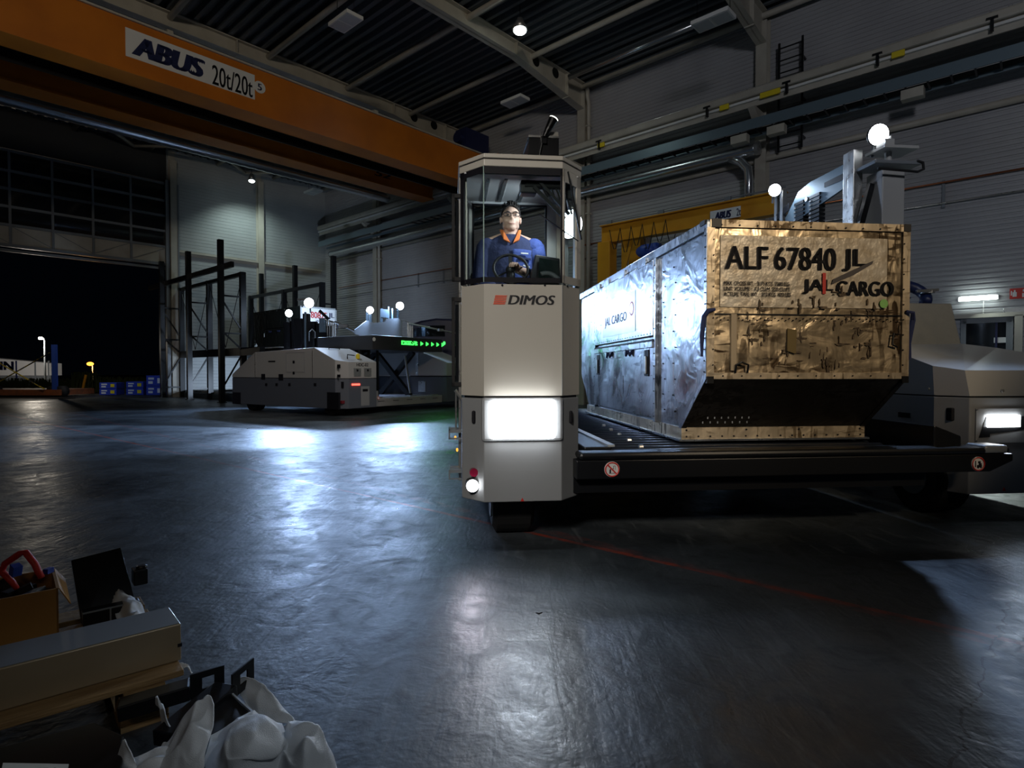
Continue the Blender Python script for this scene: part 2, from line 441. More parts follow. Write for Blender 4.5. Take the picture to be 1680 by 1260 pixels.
M['strap'] = mat('navy_strap_webbing', (0.02, 0.03, 0.10), 0.8)
M['skin'] = mat('skin', (0.64, 0.42, 0.33), 0.5, spec=.3)
M['hair'] = mat('dark_brown_hair', (0.018, 0.012, 0.010), 0.6, bump=.8, bscale=120)
M['navy'] = mat('navy_work_shirt', (0.025, 0.035, 0.10), 0.85, bump=.4, bscale=30)
M['royal'] = mat('royal_blue_shirt_panel', (0.05, 0.085, 0.30), 0.85, bump=.4, bscale=30)
M['orangecloth'] = mat('orange_cloth', (0.75, 0.20, 0.05), 0.8)
M['crate_blue'] = mat('blue_crate_plastic', (0.03, 0.06, 0.42), 0.5)
M['postblue'] = mat('blue_painted_post', (0.03, 0.08, 0.42), 0.5)
M['rust'] = mat('rusty_trailer_paint', (0.30, 0.09, 0.03), 0.7, col2=(0.2, 0.07, 0.03), scale=6)
M['cardboard'] = mat('cardboard', (0.42, 0.22, 0.055), 0.75, col2=(0.36, 0.18, 0.045), scale=5)
M['beige'] = mat('champagne_painted_sheet', (0.38, 0.30, 0.19), 0.33, 0.35)
M['wood'] = mat('pallet_wood', (0.33, 0.21, 0.09), 0.75, col2=(0.22, 0.13, 0.05), scale=3, stretch=(1, 9, 9), bump=.3)
M['foam'] = mat('white_foam_sheet', (0.70, 0.73, 0.76), 0.6, bump=.25, bscale=400, rvar=.1)
M['paper'] = mat('paper_label', (0.7, 0.72, 0.7), 0.6)
M['asphalt'] = mat('asphalt', (0.02, 0.02, 0.021), 0.7, col2=(0.03, 0.03, 0.028), scale=3)
M['grass'] = mat('night_grass', (0.03, 0.045, 0.012), 0.9)
M['lightgrey'] = mat('light_grey_sheet', (0.5, 0.53, 0.55), 0.4, .3)
M['straps_yb'] = mat('yellow_black_strap', (0.55, 0.42, 0.03), 0.7, col2=(0.03, 0.03, 0.03), scale=5, thr=(.48, .52))
# ------------------------------------------------------------------ the hall
CEIL = 11.18
TD = ROOM.Y(277, 640, 0).x          # edge of the hangar door opening, measured from the right wall
DOORW = 15.0
TL = TD + DOORW + 1.5
b = MB(); b.box((-0.3, -0.2, -0.3), (TL + 6, 40, 0)); struct(b.build('floor', M['floor'], None), ROOM)
# the floor material works in world axes: bake its frame into the mesh
fl = bpy.data.objects['floor']; fl.data.transform(ROOM.M); fl.matrix_basis = Matrix()

# right wall: horizontally ribbed sandwich panels
b = MB(); prof = []; per = 0.115; z = 0.0
while z < CEIL:
    prof += [(0.0, z), (0.0, z + per*.55), (-0.018, z + per*.68), (-0.018, z + per*.92)]; z += per
prof += [(0.0, CEIL), (-0.25, CEIL), (-0.25, 0)]
b.prism(prof, 'y', -0.2, 40); struct(b.build('wall_right', M['panel']), ROOM)
# back wall, ribbed finer, right of the hangar door
b = MB(); prof = []; per = 0.15; z = 0.0
while z < CEIL:
    prof += [(0.0, z), (0.0, z + per*.8), (-0.010, z + per*.86), (-0.010, z + per*.94)]; z += per
prof += [(0.0, CEIL), (-0.25, CEIL), (-0.25, 0)]
b.prism(prof, 'x', -0.25, TD - .02); struct(b.build('wall_back', M['panel2']), ROOM)
# wall over the hangar door and beyond it
b = MB(); b.box((TD, -0.25, 9.7), (TD + DOORW, 0, CEIL)); b.box((TD + DOORW, -0.25, 0), (TL + 6, 0, CEIL))
struct(b.build('wall_back_over_door', mat('dark_cladding', (.03, .032, .035), .6)), ROOM).name = 'wall_back_far'
b = MB(); b.box((TL + 5.9, -0.2, 0), (TL + 6.2, 40, CEIL)); struct(b.build('wall_left', M['deck']), ROOM)

# ceiling: trapezoidal steel deck running along the right wall
b = MB(); prof = []; x = -0.25
while x < TL + 6:
    prof += [(x, CEIL), (x + .10, CEIL), (x + .14, CEIL + .16), (x + .29, CEIL + .16)]; x += .33
prof += [(x, CEIL), (x, CEIL + .35), (-.25, CEIL + .35)]
b.prism(prof, 'y', -.2, 40); struct(b.build('ceiling', M['deck']), ROOM)

SCOL = [-0.1 + 5.2, 11.3, 17.44, 23.55, 29.7]
n = 0
# roof beams with haunch and round holes, columns on the right wall
for i, s in enumerate(SCOL):
    b = MB()
    zt = CEIL - .02
    for (t0, t1, za, zb) in ((0.28, 3.75, 10.25, 10.72), (3.75, TL + 5.8, 10.72, 10.72)):
        b.bm.faces.ensure_lookup_table()
        poly = [(t0, za), (t1, zb), (t1, zt), (t0, zt)]
        b.prism(poly, 'y', s - .012, s + .012)
        b.prism([(t0, za), (t1, zb), (t1, zb + .03), (t0, za + .03)], 'y', s - .14, s + .14)
        b.prism([(t0, zt - .03), (t1, zt - .03), (t1, zt), (t0, zt)], 'y', s - .14, s + .14)
    for t in (1.2, 3.75, 9.5, 15.5): b.box((t - .015, s - .13, 10.35 if t < 3 else 10.72), (t + .015, s + .13, zt))
    o = b.build('ceiling_beam', M['cream']); struct(put(o, ROOM))
    h = MB()
    for t in (1.75, 2.75):
        for sd in (-1, 1): h.cyl((t, s + sd*.0125, 10.98), .17, .006, 'y', 18)
    h.build('round_hole', M['black'], o)
    b = MB()
    b.box((0.0, s - .15, 0), (.02, s + .15, CEIL)); b.box((.28, s - .15, 0), (.31, s + .15, CEIL - .3)); b.box((.02, s - .012, 0), (.28, s + .012, CEIL - .2))
    struct(put(b.build('wall_right_column', M['cream']), ROOM))
# columns on the back wall
for t in (ROOM.Y(428, 500, .15).x, TD - .22):
    b = MB(); b.box((t - .14, 0, 0), (t + .14, .02, CEIL)); b.box((t - .14, .25, 0), (t + .14, .28, CEIL - .5)); b.box((t - .012, .02, 0), (t + .012, .25, CEIL - .5))
    struct(put(b.build('wall_back_column', M['cream']), ROOM))
# ledge on the back wall
zL = ROOM.Y(370, 421, .1).z
b = MB(); b.box((0.3, 0, zL - .10), (TD - .4, .16, zL)); b.box((0.3, 0, zL - .22), (TD - .4, .05, zL - .1))
struct(put(b.build('trim_1', M['cream']), ROOM))
# purlin tubes under the deck
for k, t in enumerate((0.25, 2.95, 5.7, 8.5, 11.3, 14.1, 16.9, 19.7)):
    b = MB(); b.tube((t, 0.1, CEIL - .14), (t, 39, CEIL - .14), .085, 10)
    struct(put(b.build('ceiling_purlin', M['cream'], smooth=True), ROOM))
# wind braces near the back wall
for (p, q) in (((9.2, .2, 10.9), (4.5, 5.1, 10.9)), ((4.5, .2, 10.9), (0.5, 5.1, 10.9)), ((9.5, 5.1, 10.9), (4.5, .3, 10.9)), ((13.5, 5.1, 10.9), (9.2, .2, 10.9))):
    b = MB(); b.tube(p, q, .07, 8); struct(put(b.build('ceiling_brace', M['cream'], smooth=True), ROOM))

# hangar door: lifted sections of dark panes over a pale bottom strip
ZH = 6.05
d = thing('door_1', None, None, ROOM); d['kind'] = 'structure'
b = MB(); b.box((TD, .0, ZH - .12), (TD + DOORW, .16, ZH)); b.box((TD, .0, ZH - .30), (TD + DOORW, .10, ZH - .2)); b.build('bottom_rail', M['steelgrey'], d)
b = MB(); b.box((TD, .02, ZH), (TD + DOORW, .07, ZH + .72)); b.build('pale_strip', M['cream'], d)
rows = [ZH + .72, ZH + 1.42, ZH + 2.10, ZH + 2.78, ZH + 3.55]
for r in range(4):
    b = MB(); b.box((TD + .05, .03, rows[r]), (TD + DOORW, .06, rows[r+1])); b.build('dark_pane_row', M['dglass'], d)
for z in rows:
    b = MB(); b.box((TD, -.02, z - .05), (TD + DOORW, .13, z + .05)); b.build('crossbar', M['steelgrey'], d)
mx = [ROOM.Y(p, 390, .1).x for p in (275, 215, 153, 87, 17)]
mx += [mx[-1] + 1.35*(k+1) for k in range(7)]
for t in mx:
    if t < TD + DOORW:
        b = MB(); b.box((t - .04, .0, ZH), (t + .04, .14, rows[-1])); b.build('mullion', M['steelgrey'], d)
b = MB()
for a, c in zip(mx[:-1], mx[1:]):
    k = mx.index(a)
    (z0, z1) = (ZH + .02, ZH + .7) if k < 2 else (ZH + .7, ZH + .02)
    b.bar((a, .10, z1), (c, .10, z0), .018, .018)
b.build('tie_rods', M['steelgrey'], d)
b = MB(); b.box((TD - .04, 0, 0), (TD + .1, .22, 9.75)); b.box((TD - .42, 0, 0), (TD - .36, .3, 9.6)); b.build('guide_rail', M['steelgrey'], d)

# ------------------------------------------------------------------ crane runway and services along the right wall
def wall_run(name, label, cat, t, z, s0, s1, build, m, smooth=False):
    b = MB(); build(b, s0, s1); o = b.build(name, m, None, smooth); put(o, ROOM, (t, 0, z)); tag(o, label, cat); return o
rw = thing('crane_runway', 'long cream crane runway rail with blue-grey web along the right wall', 'crane rail', ROOM, (0.9, 0, 0))
b = MB(); b.box((-.16, 1.0, 8.57), (.16, 39, 8.79)); b.build('rail_flange', M['cream'], rw, bevel=.05)
b = MB(); b.box((-.03, 1.0, 8.79), (.03, 39, 8.84)); b.build('rail_head', M['galv'], rw)
b = MB(); b.box((-.02, 1.0, 8.33), (.02, 39, 8.57)); b.build('web_plate', M['cream'], rw)
b = MB(); b.box((.02, 1.0, 8.47), (.10, 39, 8.53)); b.build('conductor_rail', M['white'], rw)
for s in SCOL:
    b = MB(); b.prism([(-.585, 7.85), (-.50, 7.85), (.12, 8.30), (.12, 8.33), (-.585, 8.33)], 'y', s - .09, s + .09); b.build('console', M['cream'], rw)
for px in (985, 1162, 1292, 1440, 1626):
    s = ROOM.X(px, 150, .98).y
    b = MB(); b.box((.10, s - .03, 8.37), (.17, s + .03, 8.65)); b.box((.10, s - .10, 8.61), (.2, s + .10, 8.65)); b.build('hanger', M['black'], rw)
for px in (987, 1189, 1256, 1272, 1473):
    s = ROOM.X(px, 150, 1.0).y
    b = MB(); b.box((.09, s - .13, 8.43), (.15, s + .13, 8.57)); b.build('yellow_stop', M['yel'], rw, bevel=.01)
# cable ladder under the runway
cl = thing('cable_ladder', 'dark cable ladder hung under the crane runway', 'cable tray', ROOM, (0.85, 0, 7.62))
b = MB(); b.box((-.25, 1.2, 0), (-.22, 39, .10)); b.build('side_rail', M['bluegrey'], cl)
b = MB(); b.box((.22, 1.2, .05), (.25, 39, .32)); b.build('perforated_rail', M['bluegrey'], cl)
s = 9.0
while s < 34:
    b = MB(); b.box((-.22, s - .02, .02), (.22, s + .02, .05)); b.build('rung', M['black'], cl); s += .42
b = MB()
for k in range(5): b.tube((-.15 + .06*k, 17.6, .07), (-.15 + .06*k, 38, .07), .016, 6)
b.build('cables', M['rubber'], cl)
for px, py in ((1215, 207), (1275, 213), (1498, 152)):
    p = ROOM.X(px, py, .97)
    b = MB(); b.box((-.12, -.22, -.11), (.12, .22, .11)); o = b.build('junction_box', M['cream'], None, bevel=.01)
    put(o, ROOM, (1.0, p.y, 7.495)); tag(o, {1215: 'pale junction box on the cable ladder, left of the second column', 1275: 'pale junction box on the cable ladder, at the second column', 1498: 'pale junction box on the cable ladder, above the brightest work light'}[px], 'junction box', 'junction boxes on the cable ladder')
# spiral duct
s0, s1 = 1.5, ROOM.X(1243, 250, .55).y
du = thing('spiral_duct', 'shiny spiral air duct below the cable ladder, elbowing down at its end', 'duct', ROOM, (.55, 0, 0))
b = MB(); pts = []; rr = []
s = s0
while s < s1:
    pts += [(0, s, 7.32)]; rr += [.165 if len(pts) % 2 else .158]; s += .09
b.path(pts, rr, 16); b.build('duct_run', M['duct'], du, True)
b = MB(); b.path([(0, s1 - .75, 7.22), (.02, s1 - .45, 7.05), (.03, s1 - .25, 6.8), (.03, s1 - .22, 6.5), (.03, s1 - .22, 5.5)], .12, 14); b.build('duct_elbow', M['duct'], du, True)
b = MB(); b.tube((0, s1 - .05, 7.32), (0, s1 + .05, 7.32), .18, 16); b.build('duct_collar', M['galv'], du)
# tubes on the wall
wall_run('wall_pipe', 'thick cream pipe along the right wall below the cable ladder', 'pipe', .085, 7.14, 1, 39, lambda b, a, c: b.tube((0, a, 0), (0, c, 0), .08, 12), M['cream'], True)
pz = ROOM.X(1560, 297, .08).z
wall_run('copper_pipe', 'thin copper pipe running along the ribbed right wall', 'pipe', .08, pz, 1.5, 37, lambda b, a, c: b.tube((0, a, 0), (0, c, 0), .022, 8), mat('copper', (.55, .20, .09), .3, .9), True)
pz2 = ROOM.X(1560, 331, .08).z
wall_run('steel_pipe', 'thin steel pipe running below the copper pipe on the right wall', 'pipe', .08, pz2, 1.5, 37, lambda b, a, c: b.tube((0, a, 0), (0, c, 0), .02, 8), M['galv'], True)
for px, lab in ((1548, 'dark upright bracket holding the two thin wall pipes, right of the tall mast'), (685, 'dark pipe bracket on the far wall, above the right lamp of the far loader'), (727, 'dark pipe bracket on the far wall, just left of the cab mirror')):
    s = ROOM.X(px, 310, .05).y
    b = MB(); b.box((0, s - .03, pz2 - .1), (.05, s + .03, pz + .06)); o = put(b.build('pipe_bracket', M['steelgrey']), ROOM)
    tag(o, lab, 'bracket', 'brackets of the thin wall pipes')
for (sc, lab) in ((SCOL[2] + .29, 'cream rain downpipe beside the column right of the cab roof'), (SCOL[0] + .29, 'cream rain downpipe beside the far column left of the cab')):
    s = sc - .1
    b = MB(); b.path([(.36, s + .12, CEIL - .3), (.34, s + .11, 10.6), (.25, s + .1, 10.4), (.25, s + .1, 0.1)], .07, 10); dp = put(b.build('downpipe', M['cream'], None, True), ROOM)
    tag(dp, lab, 'pipe', 'downpipes by the columns')
    b = MB()
    for z in (9.6, 8.4, 6.6): b.box((.16, s + .02, z), (.34, s + .18, z + .05))
    b.build('clamp', M['cream'], dp)
# round bar under the roof, right of the first beam
b = MB(); b.tube((1.6, 17.9, 10.75), (1.6, 23.2, 10.75), .085, 14); o = put(b.build('round_duct', M['duct'], None, True), ROOM)
tag(o, 'shiny round duct hung under the roof, starting at the perforated beam', 'duct')
# ladder beside the second column
sA, sB = ROOM.X(1280, 150, .2).y, ROOM.X(1318, 150, .2).y
zb, zt = ROOM.X(1318, 243, .2).z, ROOM.X(1315, 62, .2).z
ld = thing('access_ladder', 'dark steel ladder fixed to the right wall beside the second column', 'ladder', ROOM, (.30, sA, zb))
for y in (0, sB - sA):
    b = MB(); b.box((-.02, y - .025, 0), (.02, y + .025, zt - zb)); b.build('stile', M['black'], ld)
k = 0.15
while k < zt - zb:
    b = MB(); b.tube((0, 0, k), (0, sB - sA, k), .018, 6); b.build('rung', M['black'], ld); k += .33
for z in (.3, 1.3, 2.4):
    b = MB(); b.box((-.27, sB - sA - .02, z), (.0, sB - sA + .02, z + .04)); b.build('standoff', M['black'], ld)

# ------------------------------------------------------------------ overhead crane
gA = 13.3; gB = 10.4
def zmean(pts, s): return sum(ROOM.Y(px, py, s).z for px, py in pts)/len(pts)
zA0 = zmean(((60, 70), (300, 148), (560, 231)), gA + .36); zA1 = zmean(((180, 27), (400, 104), (560, 160), (700, 207)), gA + .34)
zB0 = zmean(((100, 163), (330, 222), (560, 279)), gB + .36); zB1 = zA1
#                                           # girder positions along the hall
cr = thing('overhead_crane', 'orange double-girder overhead crane bridge spanning the hall', 'overhead crane', ROOM, (0, 0, 0))
def girder(name, s, z0, z1, m):
    b = MB(); b.box((1.30, s - .28, z0 + .05), (29.2, s + .28, z1 - .05)); b.box((.55, s - .28, 8.92), (1.31, s + .28, z1 - .05)); g = b.build(name, M['orange'], cr)
    b = MB(); b.box((1.30, s - .36, z0), (29.2, s + .36, z0 + .05)); b.build('bottom_flange', M['orange'], g)
    b = MB(); b.box((.55, s - .34, z1 - .05), (29.2, s + .34, z1)); b.build('top_flange', M['cream'], g)
    return g
g1 = girder('front_girder', gA, zA0, zA1, None)
g2 = girder('rear_girder', gB, zB0, zB1, None)
b = MB(); b.box((.60, gB - 1.0, 8.90), (1.2, gA + 1.0, 9.3)); b.build('end_carriage', M['orange'], cr)
b = MB(); b.box((1.5, gA - .9, zA0 + .17), (29, gA - .7, zA0 + .24)); b.box((1.5, gA - .9, zA0 - .08), (29, gA - .86, zA0 + .2)); b.build('cable_track', M['black'], cr)
b = MB(); b.tube((1.5, gA - 1.1, zA0 + .1), (29, gA - 1.1, zA0 + .1), .035, 8); b.build('hoist_rail', M['steelgrey'], cr)
# sign on the front girder: face looks towards +s
p0 = ROOM.Y(206, 75, gA + .29); p1 = ROOM.Y(418, 140, gA + .29)
sl = p0.x - p1.x
zc = (ROOM.Y(206, 74, gA + .29).z + ROOM.Y(418, 138, gA + .29).z) / 2
b = MB(); b.box((p1.x, gA + .28, zc - .33), (p0.x, gA + .29, zc + .33)); sg = b.build('name_plate', M['white'], cr)
FM = Matrix.Translation((p0.x - .12, gA + .292, zc - .24)) @ Matrix.Rotation(PI, 4, 'Z') @ Matrix.Rotation(PI/2, 4, 'X')
text_fit('lettering', 'ABUS', sl*.54, .46, M['navyink'], sg, FM, .22, .085, .004)
text_fit('capacity_lettering', '20t/20t', sl*.345, .50, M['ink'], sg, Matrix.Translation((-(sl*.595), 0, -.06)) @ FM, 0, .012, .004)
pc = ROOM.Y(426, 143, gA + .29)
b = MB(); b.cyl((pc.x, gA + .287, pc.z), .16, .012, 'y', 24); s5 = b.build('number_disc', M['white'], cr)
text_fit('number', '5', .12, .18, M['navyink'], s5, Matrix.Translation((pc.x + .06, gA + .294, pc.z - .09)) @ Matrix.Rotation(PI, 4, 'Z') @ Matrix.Rotation(PI/2, 4, 'X'), 0, .03, .004)
pq = ROOM.Y(625, 286, gB + .29)
text_fit('number', '52', .75, .22, M['ink'], g2, Matrix.Translation((pq.x + .3, gB + .29, pq.z - .1)) @ Matrix.Rotation(PI, 4, 'Z') @ Matrix.Rotation(PI/2, 4, 'X'), .2, .03, .004)
b = MB()
for t in (6.0, 12.0, 14.9, 18): b.cbox((t, gA + .1, zA1 + .06), (.14, .2, .16))
b.build('brackets', M['cream'], cr)
# blue crane trolley between the girders, seen past the cab roof
p = ROOM.Y(775, 215, gA)
ct = thing('crane_trolley', 'dark blue hoist trolley on the orange overhead crane, above the cab', 'hoist', ROOM, (max(1.4, p.x), gA, zA1 + .005))
b = MB(); b.box((-.7, -.3, 0), (.7, .3, .12)); b.build('trolley_frame', M['navyink'], ct)
b = MB(); b.box((-.6, -.28, .12), (.6, .28, .75)); b.cyl((.7, 0, .4), .2, .2, 'x', 18); b.build('motor_cover', M['navyink'], ct)
# spiral duct hung beside the crane
b = MB(); pts = []; rr = []; t = 1.6
while t < 29: pts += [(t, 0, 0)]; rr += [.21 if len(pts) % 2 else .195]; t += .16
b.path(pts, rr, 14); o = b.build('spiral_duct', M['duct'], None, True); put(o, ROOM, (0, 8.0, zmean(((150, 200), (300, 240), (430, 268)), 8.0))); tag(o, 'long shiny spiral duct hung behind the orange crane', 'duct')

# ------------------------------------------------------------------ small wall crane with yellow girder
jt = 2.0
a0 = ROOM.X(988, 366, jt); a1 = ROOM.X(1290, 320, jt)
jz = (a0.z + a1.z)/2
jc = thing('jib_crane', 'yellow wall jib crane with blue hoist, behind the metal cargo container', 'jib crane', ROOM, (jt, a0.y, 0))
L = a1.y - a0.y
b = MB(); b.box((-.03, 0, jz - .52), (.03, L, jz)); gd = b.build('girder', M['yellow'], jc)
b = MB(); b.box((-.14, 0, jz - .03), (.14, L, jz)); b.box((-.14, 0, jz - .55), (.14, L, jz - .52)); b.build('girder_flange', M['yellow'], gd)
b = MB(); b.tube((.05, -.1, jz + .08), (.05, L, jz + .08), .02, 8); b.build('trolley_wire', M['steelgrey'], jc)
for y in (.3, 2.0, 3.9):
    b = MB(); b.cbox((.05, y, jz + .06), (.08, .16, .12)); b.build('wire_holder', M['steelgrey'], jc)
yc = ROOM.X(996, 430, jt).y - a0.y
zc_ = ROOM.X(996, 398, jt).z
b = MB(); b.box((-.2, yc - .22, 0), (.2, yc + .22, zc_)); b.build('front_post', M['yellow'], jc, bevel=.02)
b = MB(); b.box((-1.2, .45, 0), (-.8, .85, jz)); b.build('post', M['yellow'], jc)
b = MB(); hyr = ROOM.X(1064, 390, jt).y - a0.y; gy1 = max(1.1, hyr - .55); b.prism([(.7, jz - .52), (gy1, jz - .52), (.7, jz - 1.8)], 'x', -.03, .03); b.build('gusset', M['yellow'], jc)
q0 = ROOM.X(1165, 353, jt + .15); q1 = ROOM.X(1215, 350, jt + .15)
b = MB(); b.box((.14, q0.y - a0.y, jz - .47), (.15, q1.y - a0.y, jz - .2)); pl = b.build('name_plate', M['white'], jc)
JM = Matrix.Translation((.152, q0.y - a0.y + .12, jz - .44)) @ Matrix.Rotation(PI/2, 4, 'Z') @ Matrix.Rotation(PI/2, 4, 'X')
LJ = q1.y - q0.y
text_fit('lettering', 'ABUS', LJ*.56, .185, M['navyink'], pl, JM, .22, .085, .003)
text_fit('capacity_lettering', '2t', LJ*.14, .19, M['navyink'], pl, Matrix.Translation((0, LJ*.72, 0)) @ JM, 0, .02, .003)
hy = ROOM.X(1064, 390, jt).y
hs = thing('chain_hoist', 'blue electric hoist hanging under the yellow jib crane', 'hoist', ROOM, (jt, hy, jz - 1.35))
b = MB(); b.cbox((0, 0, .55), (.10, .12, .46)); b.build('trolley_hanger', M['galv'], hs)
b = MB(); b.ball((0, -.05, .40), (.24, .34, .2)); b.cbox((0, .22, .42), (.3, .25, .3)); b.build('motor_body', M['postblue'], hs, True)
b = MB(); b.cbox((0, .1, .10), (.3, .75, .16)); b.build('lower_housing', M['postblue'], hs, bevel=.04)
b = MB(); b.tube((0, .1, .1), (0, .1, -.9), .015, 6); b.build('chain', M['galv'], hs)
b = MB(); pts = []
for k in range(6):
    y0 = .5 + k*.36
    for j in range(5): pts.append((.36, y0 + .36*j/5, jz - .25 - .75*math.sin(PI*j/5)*(1 if k % 2 else .8)))
b.path(pts, .014, 6); b.build('festoon_cable', M['rubber'], jc)

# ------------------------------------------------------------------ right wall: window, lamp, signs
s0 = ROOM.X(1576, 560, .02).y; s1 = ROOM.X(1662, 560, .02).y
zt = ROOM.X(1620, 521, .02).z
wd = thing('door_2', None, None, ROOM, (0, s0, 0)); wd['kind'] = 'structure'
b = MB()
b.box((0, 0, zt - .12), (.06, s1 - s0, zt)); b.box((0, s1 - s0 - .12, 0), (.06, s1 - s0, zt)); b.box((0, 0, 0), (.06, .1, zt)); b.build('door_frame', M['steelgrey'], wd)
b = MB(); b.box((-.01, .1, .05), (.012, s1 - s0 - .12, zt - .12)); b.build('door_pane', M['dglass'], wd)
b = MB(); b.box((.012, .62, .05), (.03, .66, zt - .12)); b.box((.012, .1, 1.35), (.03, s1 - s0 - .12, 1.40)); b.build('door_bar', M['navyink'], wd)
pp = ROOM.X(1640, 555, .03)
b = MB(); b.box((.02, pp.y - s0 - .10, pp.z - .1), (.024, pp.y - s0 + .12, pp.z + .02)); b.build('door_notice', M['white'], wd)
s2 = ROOM.X(1664, 560, .02).y
b = MB(); b.box((0, s2, 0), (.10, s2 + .14, zt + .03)); b.box((0, s0 - .4, zt), (.10, s2 + 5.0, zt + .09)); struct(put(b.build('trim_2', M['cream']), ROOM))
wn = thing('roller_shutter', 'pale slatted roller shutter at the picture edge beside the glazed door', 'shutter', ROOM, (0, s2 + .2, 0))
b = MB(); prof = []; z = 0
while z < zt - .05: prof += [(.05, z), (.065, z + .04), (.05, z + .08)]; z += .085
prof += [(.03, z), (.03, 0)]
b.prism(prof, 'y', 0, 3.5); b.build('slat_curtain', M['panel'], wn)
lp_ = ROOM.X(1604, 489, .12)
fl_ = thing('fluorescent_lamp', 'glowing white tube lamp on the ribbed wall above the glazed door', 'lamp', ROOM, (0, lp_.y, lp_.z))
b = MB(); b.box((.0, -.36, -.05), (.06, .36, .05)); b.build('lamp_housing', M['white'], fl_)
b = MB(); b.box((.06, -.34, -.05), (.13, .34, .05)); b.build('diffuser', M['tube_light'], fl_, bevel=.02)
b = MB(); b.tube((.02, .1, -.05), (.02, .1, -.45), .008, 6); b.build('cable', M['white'], fl_)
lamp('tube_light', 'AREA', ROOM.wld(.2, lp_.y, lp_.z), ROOM.wld(2.0, lp_.y + .5, lp_.z - .8), 40, (.85, 1, .97), .6, 170, size_y=.1)
sp = ROOM.X(1673, 481, .03)
sg = thing('fire_extinguisher_sign', 'red fire extinguisher sign with white pictograms near the picture edge', 'sign', ROOM, (.01, sp.y, sp.z))
b = MB(); b.box((0, -.17, -.115), (.012, .30, .115)); b.build('sign_plate', M['red'], sg)
b = MB(); b.box((.012, -.12, -.07), (.015, -.05, .03)); b.box((.012, -.10, .03), (.015, -.07, .075)); b.box((.012, -.15, -.04), (.015, -.13, .06)); b.build('extinguisher_pictogram', M['white'], sg)
b = MB(); b.box((.012, .04, -.09), (.015, .07, .0)); b.box((.012, .09, -.07), (.015, .12, .04)); b.box((.012, .05, .03), (.015, .10, .08)); b.build('flame_pictogram', M['white'], sg)
ep = ROOM.X(1665, 510, .05)
em = thing('emergency_light', 'grey metal box lamp above the glazed door, below the red sign', 'lamp', ROOM, (0, ep.y, ep.z))
b = MB(); b.box((0, -.2, -.07), (.09, .3, .07)); b.build('box_housing', M['galv'], em, bevel=.01)
b = MB(); b.box((.02, -.1, -.10), (.07, -.02, -.07)); b.box((.02, .12, -.10), (.07, .2, -.07)); b.build('cable_gland', M['black'], em)

# ------------------------------------------------------------------ hall lamps under the roof
def panel_lamp(px, py, Y, label):
    p = at(px, py, Y)
    t = thing('ceiling_light', label, 'ceiling light', WORLD, (0, 0, 0), 0, 'unlit panel lamps under the roof')
    t.location = p; t.rotation_euler = (0, 0, ROOM.a)
    b = MB(); b.box((-.24, -.45, 0), (.24, .45, .09)); b.build('lamp_body', M['white'], t)
    for y in (-.22, .22):
        b = MB(); b.box((-.2, y - .19, -.006), (.2, y + .19, 0)); b.build('diffuser', M['lightgrey'], t)
    b = MB()
    for y in (-.4, .4): b.tube((0, y, .09), (0, y, CEIL - p.z), .008, 5)
    b.build('hanger_wire', M['black'], t)
panel_lamp(567, 38, 15.5, 'unlit white panel lamp under the roof above the orange girder')
panel_lamp(845, 168, 20.0, 'unlit white panel lamp under the roof above the cab')
panel_lamp(1170, 36, 14.0, 'unlit white panel lamp under the roof at the top right beam')
panel_lamp(514, 316, 27.5, 'unlit far panel lamp in the corner behind the orange crane')
def round_lamp(px, py, Y, label, e, r=.14, tgt=None, ang=150):
    p = at(px, py, Y)
    t = thing('high_bay_lamp', label, 'ceiling light', WORLD); t.location = p
    b = MB(); b.path([(0, 0, .30), (0, 0, .18), (0, 0, 0.0)], [.07, .12, r + .04], 18); b.build('reflector', M['galv'], t, True)
    b = MB(); b.ball((0, 0, -.03), (r, r, r*.55)); b.build('bulb', M['lens_hall'], t, True)
    b = MB(); b.tube((0, 0, .3), (0, 0, CEIL - p.z), .012, 6); b.build('hanger_wire', M['black'], t)
    lamp('high_bay_light', 'SPOT', p - Vector((0, 0, .2)), tgt or (p.x, p.y, 0), e, (.8, 1.0, .95), .1, ang, .9)
round_lamp(853, 48, 16.3, 'lit round hall lamp under the roof beside the perforated beam', 160, .18)
round_lamp(413, 296, 27.6, 'lit round hall lamp in front of the back wall', 330, .13, ROOM.wld(TD - 4.2, 0, 3.5), 125)
# ------------------------------------------------------------------ outside, beyond the hangar door
b = MB(); q = [ROOM.wld(x, y, 0) for x, y in ((-60, -.2), (-60, -160), (140, -160), (140, -.2), (TL + 6, -.2))]
b.bm.faces.new([b.bm.verts.new((v.x, v.y, -.02)) for v in q]); o = b.build('ground', M['asphalt']); o['kind'] = 'structure'
b = MB(); b.box((TD - .5, -1.4, -.015), (TD + DOORW + 12, -.2, .0)); struct(put(b.build('trim_3', mat('apron_concrete', (.12, .12, .11), .6)), ROOM))

